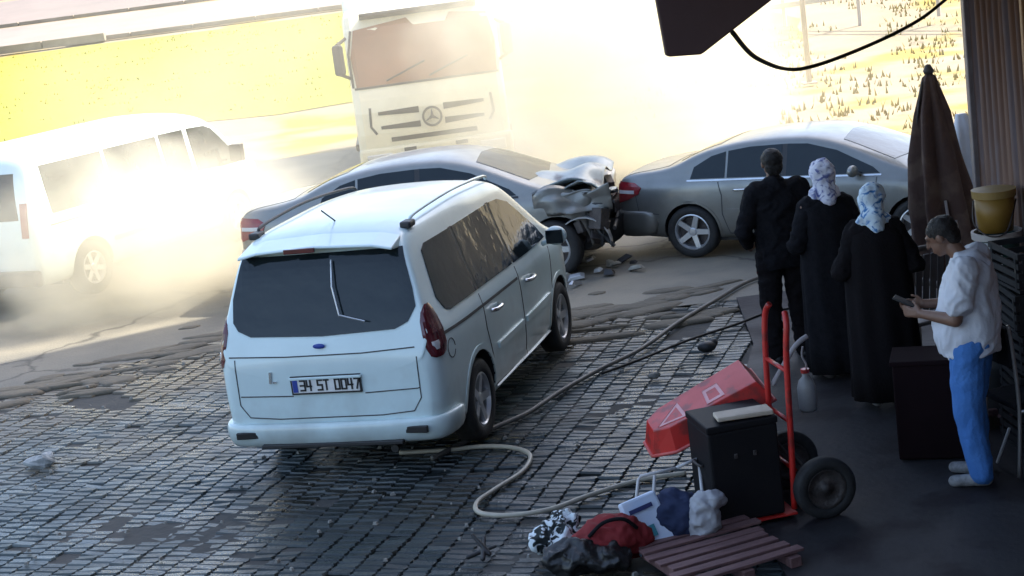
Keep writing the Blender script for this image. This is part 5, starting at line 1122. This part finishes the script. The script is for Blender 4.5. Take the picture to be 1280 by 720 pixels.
for k in range(5):
    cr_ = thing('plastic_crate', (3.30, 9.95, .012 + k * .27), R(3 * (-1) ** k), ['black plastic crate at the foot of the stack by the tin wall', 'second black plastic crate from the ground by the tin wall', 'middle black plastic crate of the stack by the tin wall', 'fourth black plastic crate from the ground by the tin wall', 'topmost black plastic crate of the stack by the tin wall'][k], 'crate', 'black crates stacked by the tin wall')
    q = MB(); q.box((0, 0, .012), (.34, .50, .02)); q.build('base', black_plastic, cr_)
    for (p, d) in (((-.165, 0), (.014, .50)), ((.165, 0), (.014, .50)), ((0, -.243), (.316, .014)), ((0, .243), (.316, .014))):
        q = MB()
        for z in (.04, .10, .16, .225): q.box((p[0], p[1], z + .012), (d[0], d[1], .038))
        for t in (-1, 1): q.box((p[0] + (t * .13 if d[0] > .1 else 0), p[1] + (t * .2 if d[1] > .1 else 0), .13), (d[0] + .004 if d[0] < .1 else .03, d[1] + .004 if d[1] < .1 else .03, .22))
        q.build('slatted_side', black_plastic, cr_)

# ------------------------------------------------------------------ dust
def dust(name, label, loc, rad, dens, scale=.8, seed=0.0, soft=1.0, amp=1.1, tint=(.93, .885, .76)):
    q = MB(); q.ball((0, 0, 0), rad, 32); me = q.mesh(name); o = link(name, me); o.location = loc
    m = bpy.data.materials.new(name); m.use_nodes = True; n = m.node_tree; n.nodes.clear(); L = n.links
    out = n.nodes.new('ShaderNodeOutputMaterial'); v = n.nodes.new('ShaderNodeVolumePrincipled'); L.new(v.outputs[0], out.inputs['Volume'])
    v.inputs['Color'].default_value = (*tint, 1); v.inputs['Anisotropy'].default_value = .1
    tc = n.nodes.new('ShaderNodeTexCoord')
    mp = n.nodes.new('ShaderNodeMapping'); mp.inputs['Scale'].default_value = (1 / rad[0], 1 / rad[1], 1 / rad[2]); L.new(tc.outputs['Object'], mp.inputs[0])
    ln = n.nodes.new('ShaderNodeVectorMath'); ln.operation = 'LENGTH'; L.new(mp.outputs[0], ln.inputs[0])
    nz = n.nodes.new('ShaderNodeTexNoise'); nz.noise_dimensions = '4D'; nz.inputs['W'].default_value = seed; nz.inputs['Scale'].default_value = scale; nz.inputs['Detail'].default_value = 4; nz.inputs['Roughness'].default_value = .55
    L.new(tc.outputs['Object'], nz.inputs['Vector'])
    a = n.nodes.new('ShaderNodeMath'); a.operation = 'MULTIPLY_ADD'; L.new(nz.outputs[0], a.inputs[0]); a.inputs[1].default_value = -amp; a.inputs[2].default_value = amp * .5   # (.5 - noise)
    b = n.nodes.new('ShaderNodeMath'); b.operation = 'ADD'; L.new(ln.outputs['Value'], b.inputs[0]); L.new(a.outputs[0], b.inputs[1])
    mr = n.nodes.new('ShaderNodeMapRange'); mr.interpolation_type = 'SMOOTHSTEP'; mr.inputs[1].default_value = 1.0; mr.inputs[2].default_value = 1.0 - soft * .9; mr.inputs[3].default_value = 0; mr.inputs[4].default_value = dens
    L.new(b.outputs[0], mr.inputs[0]); L.new(mr.outputs[0], v.inputs['Density'])
    # fade to nothing at the shell itself
    ed = n.nodes.new('ShaderNodeMapRange'); ed.inputs[1].default_value = 1.0; ed.inputs[2].default_value = .8; L.new(ln.outputs['Value'], ed.inputs[0])
    mu = n.nodes.new('ShaderNodeMath'); mu.operation = 'MULTIPLY'; L.new(mr.outputs[0], mu.inputs[0]); L.new(ed.outputs[0], mu.inputs[1]); L.new(mu.outputs[0], v.inputs['Density'])
    me.materials.append(m); tag(o, label, 'dust', kind='stuff'); return o
dust('dust', 'thick white dust billowing up between the lorry and the saloon cars', (1.9, 23.8, 1.9), (3.4, 3.0, 3.9), .85, .8, 1.3, 1.1, 1.6)
dust('dust', 'white dust rolling in front of the minibus', (-4.3, 19.4, .4), (3.0, 2.1, 1.95), 1.4, .9, 5.1, 1.1, 1.7)
dust('dust', 'thin pale veil of dust hanging over the whole road', (-.5, 25.5, 1.0), (11, 5.5, 4.5), .085, .5, 9.7, 1.1)
dust('dust', 'thin wisp of pale smoke rising from the smashed bonnet', (.15, 19.3, 1.3), (.9, .8, .7), .5, 1.6, 2.2, 1.2)
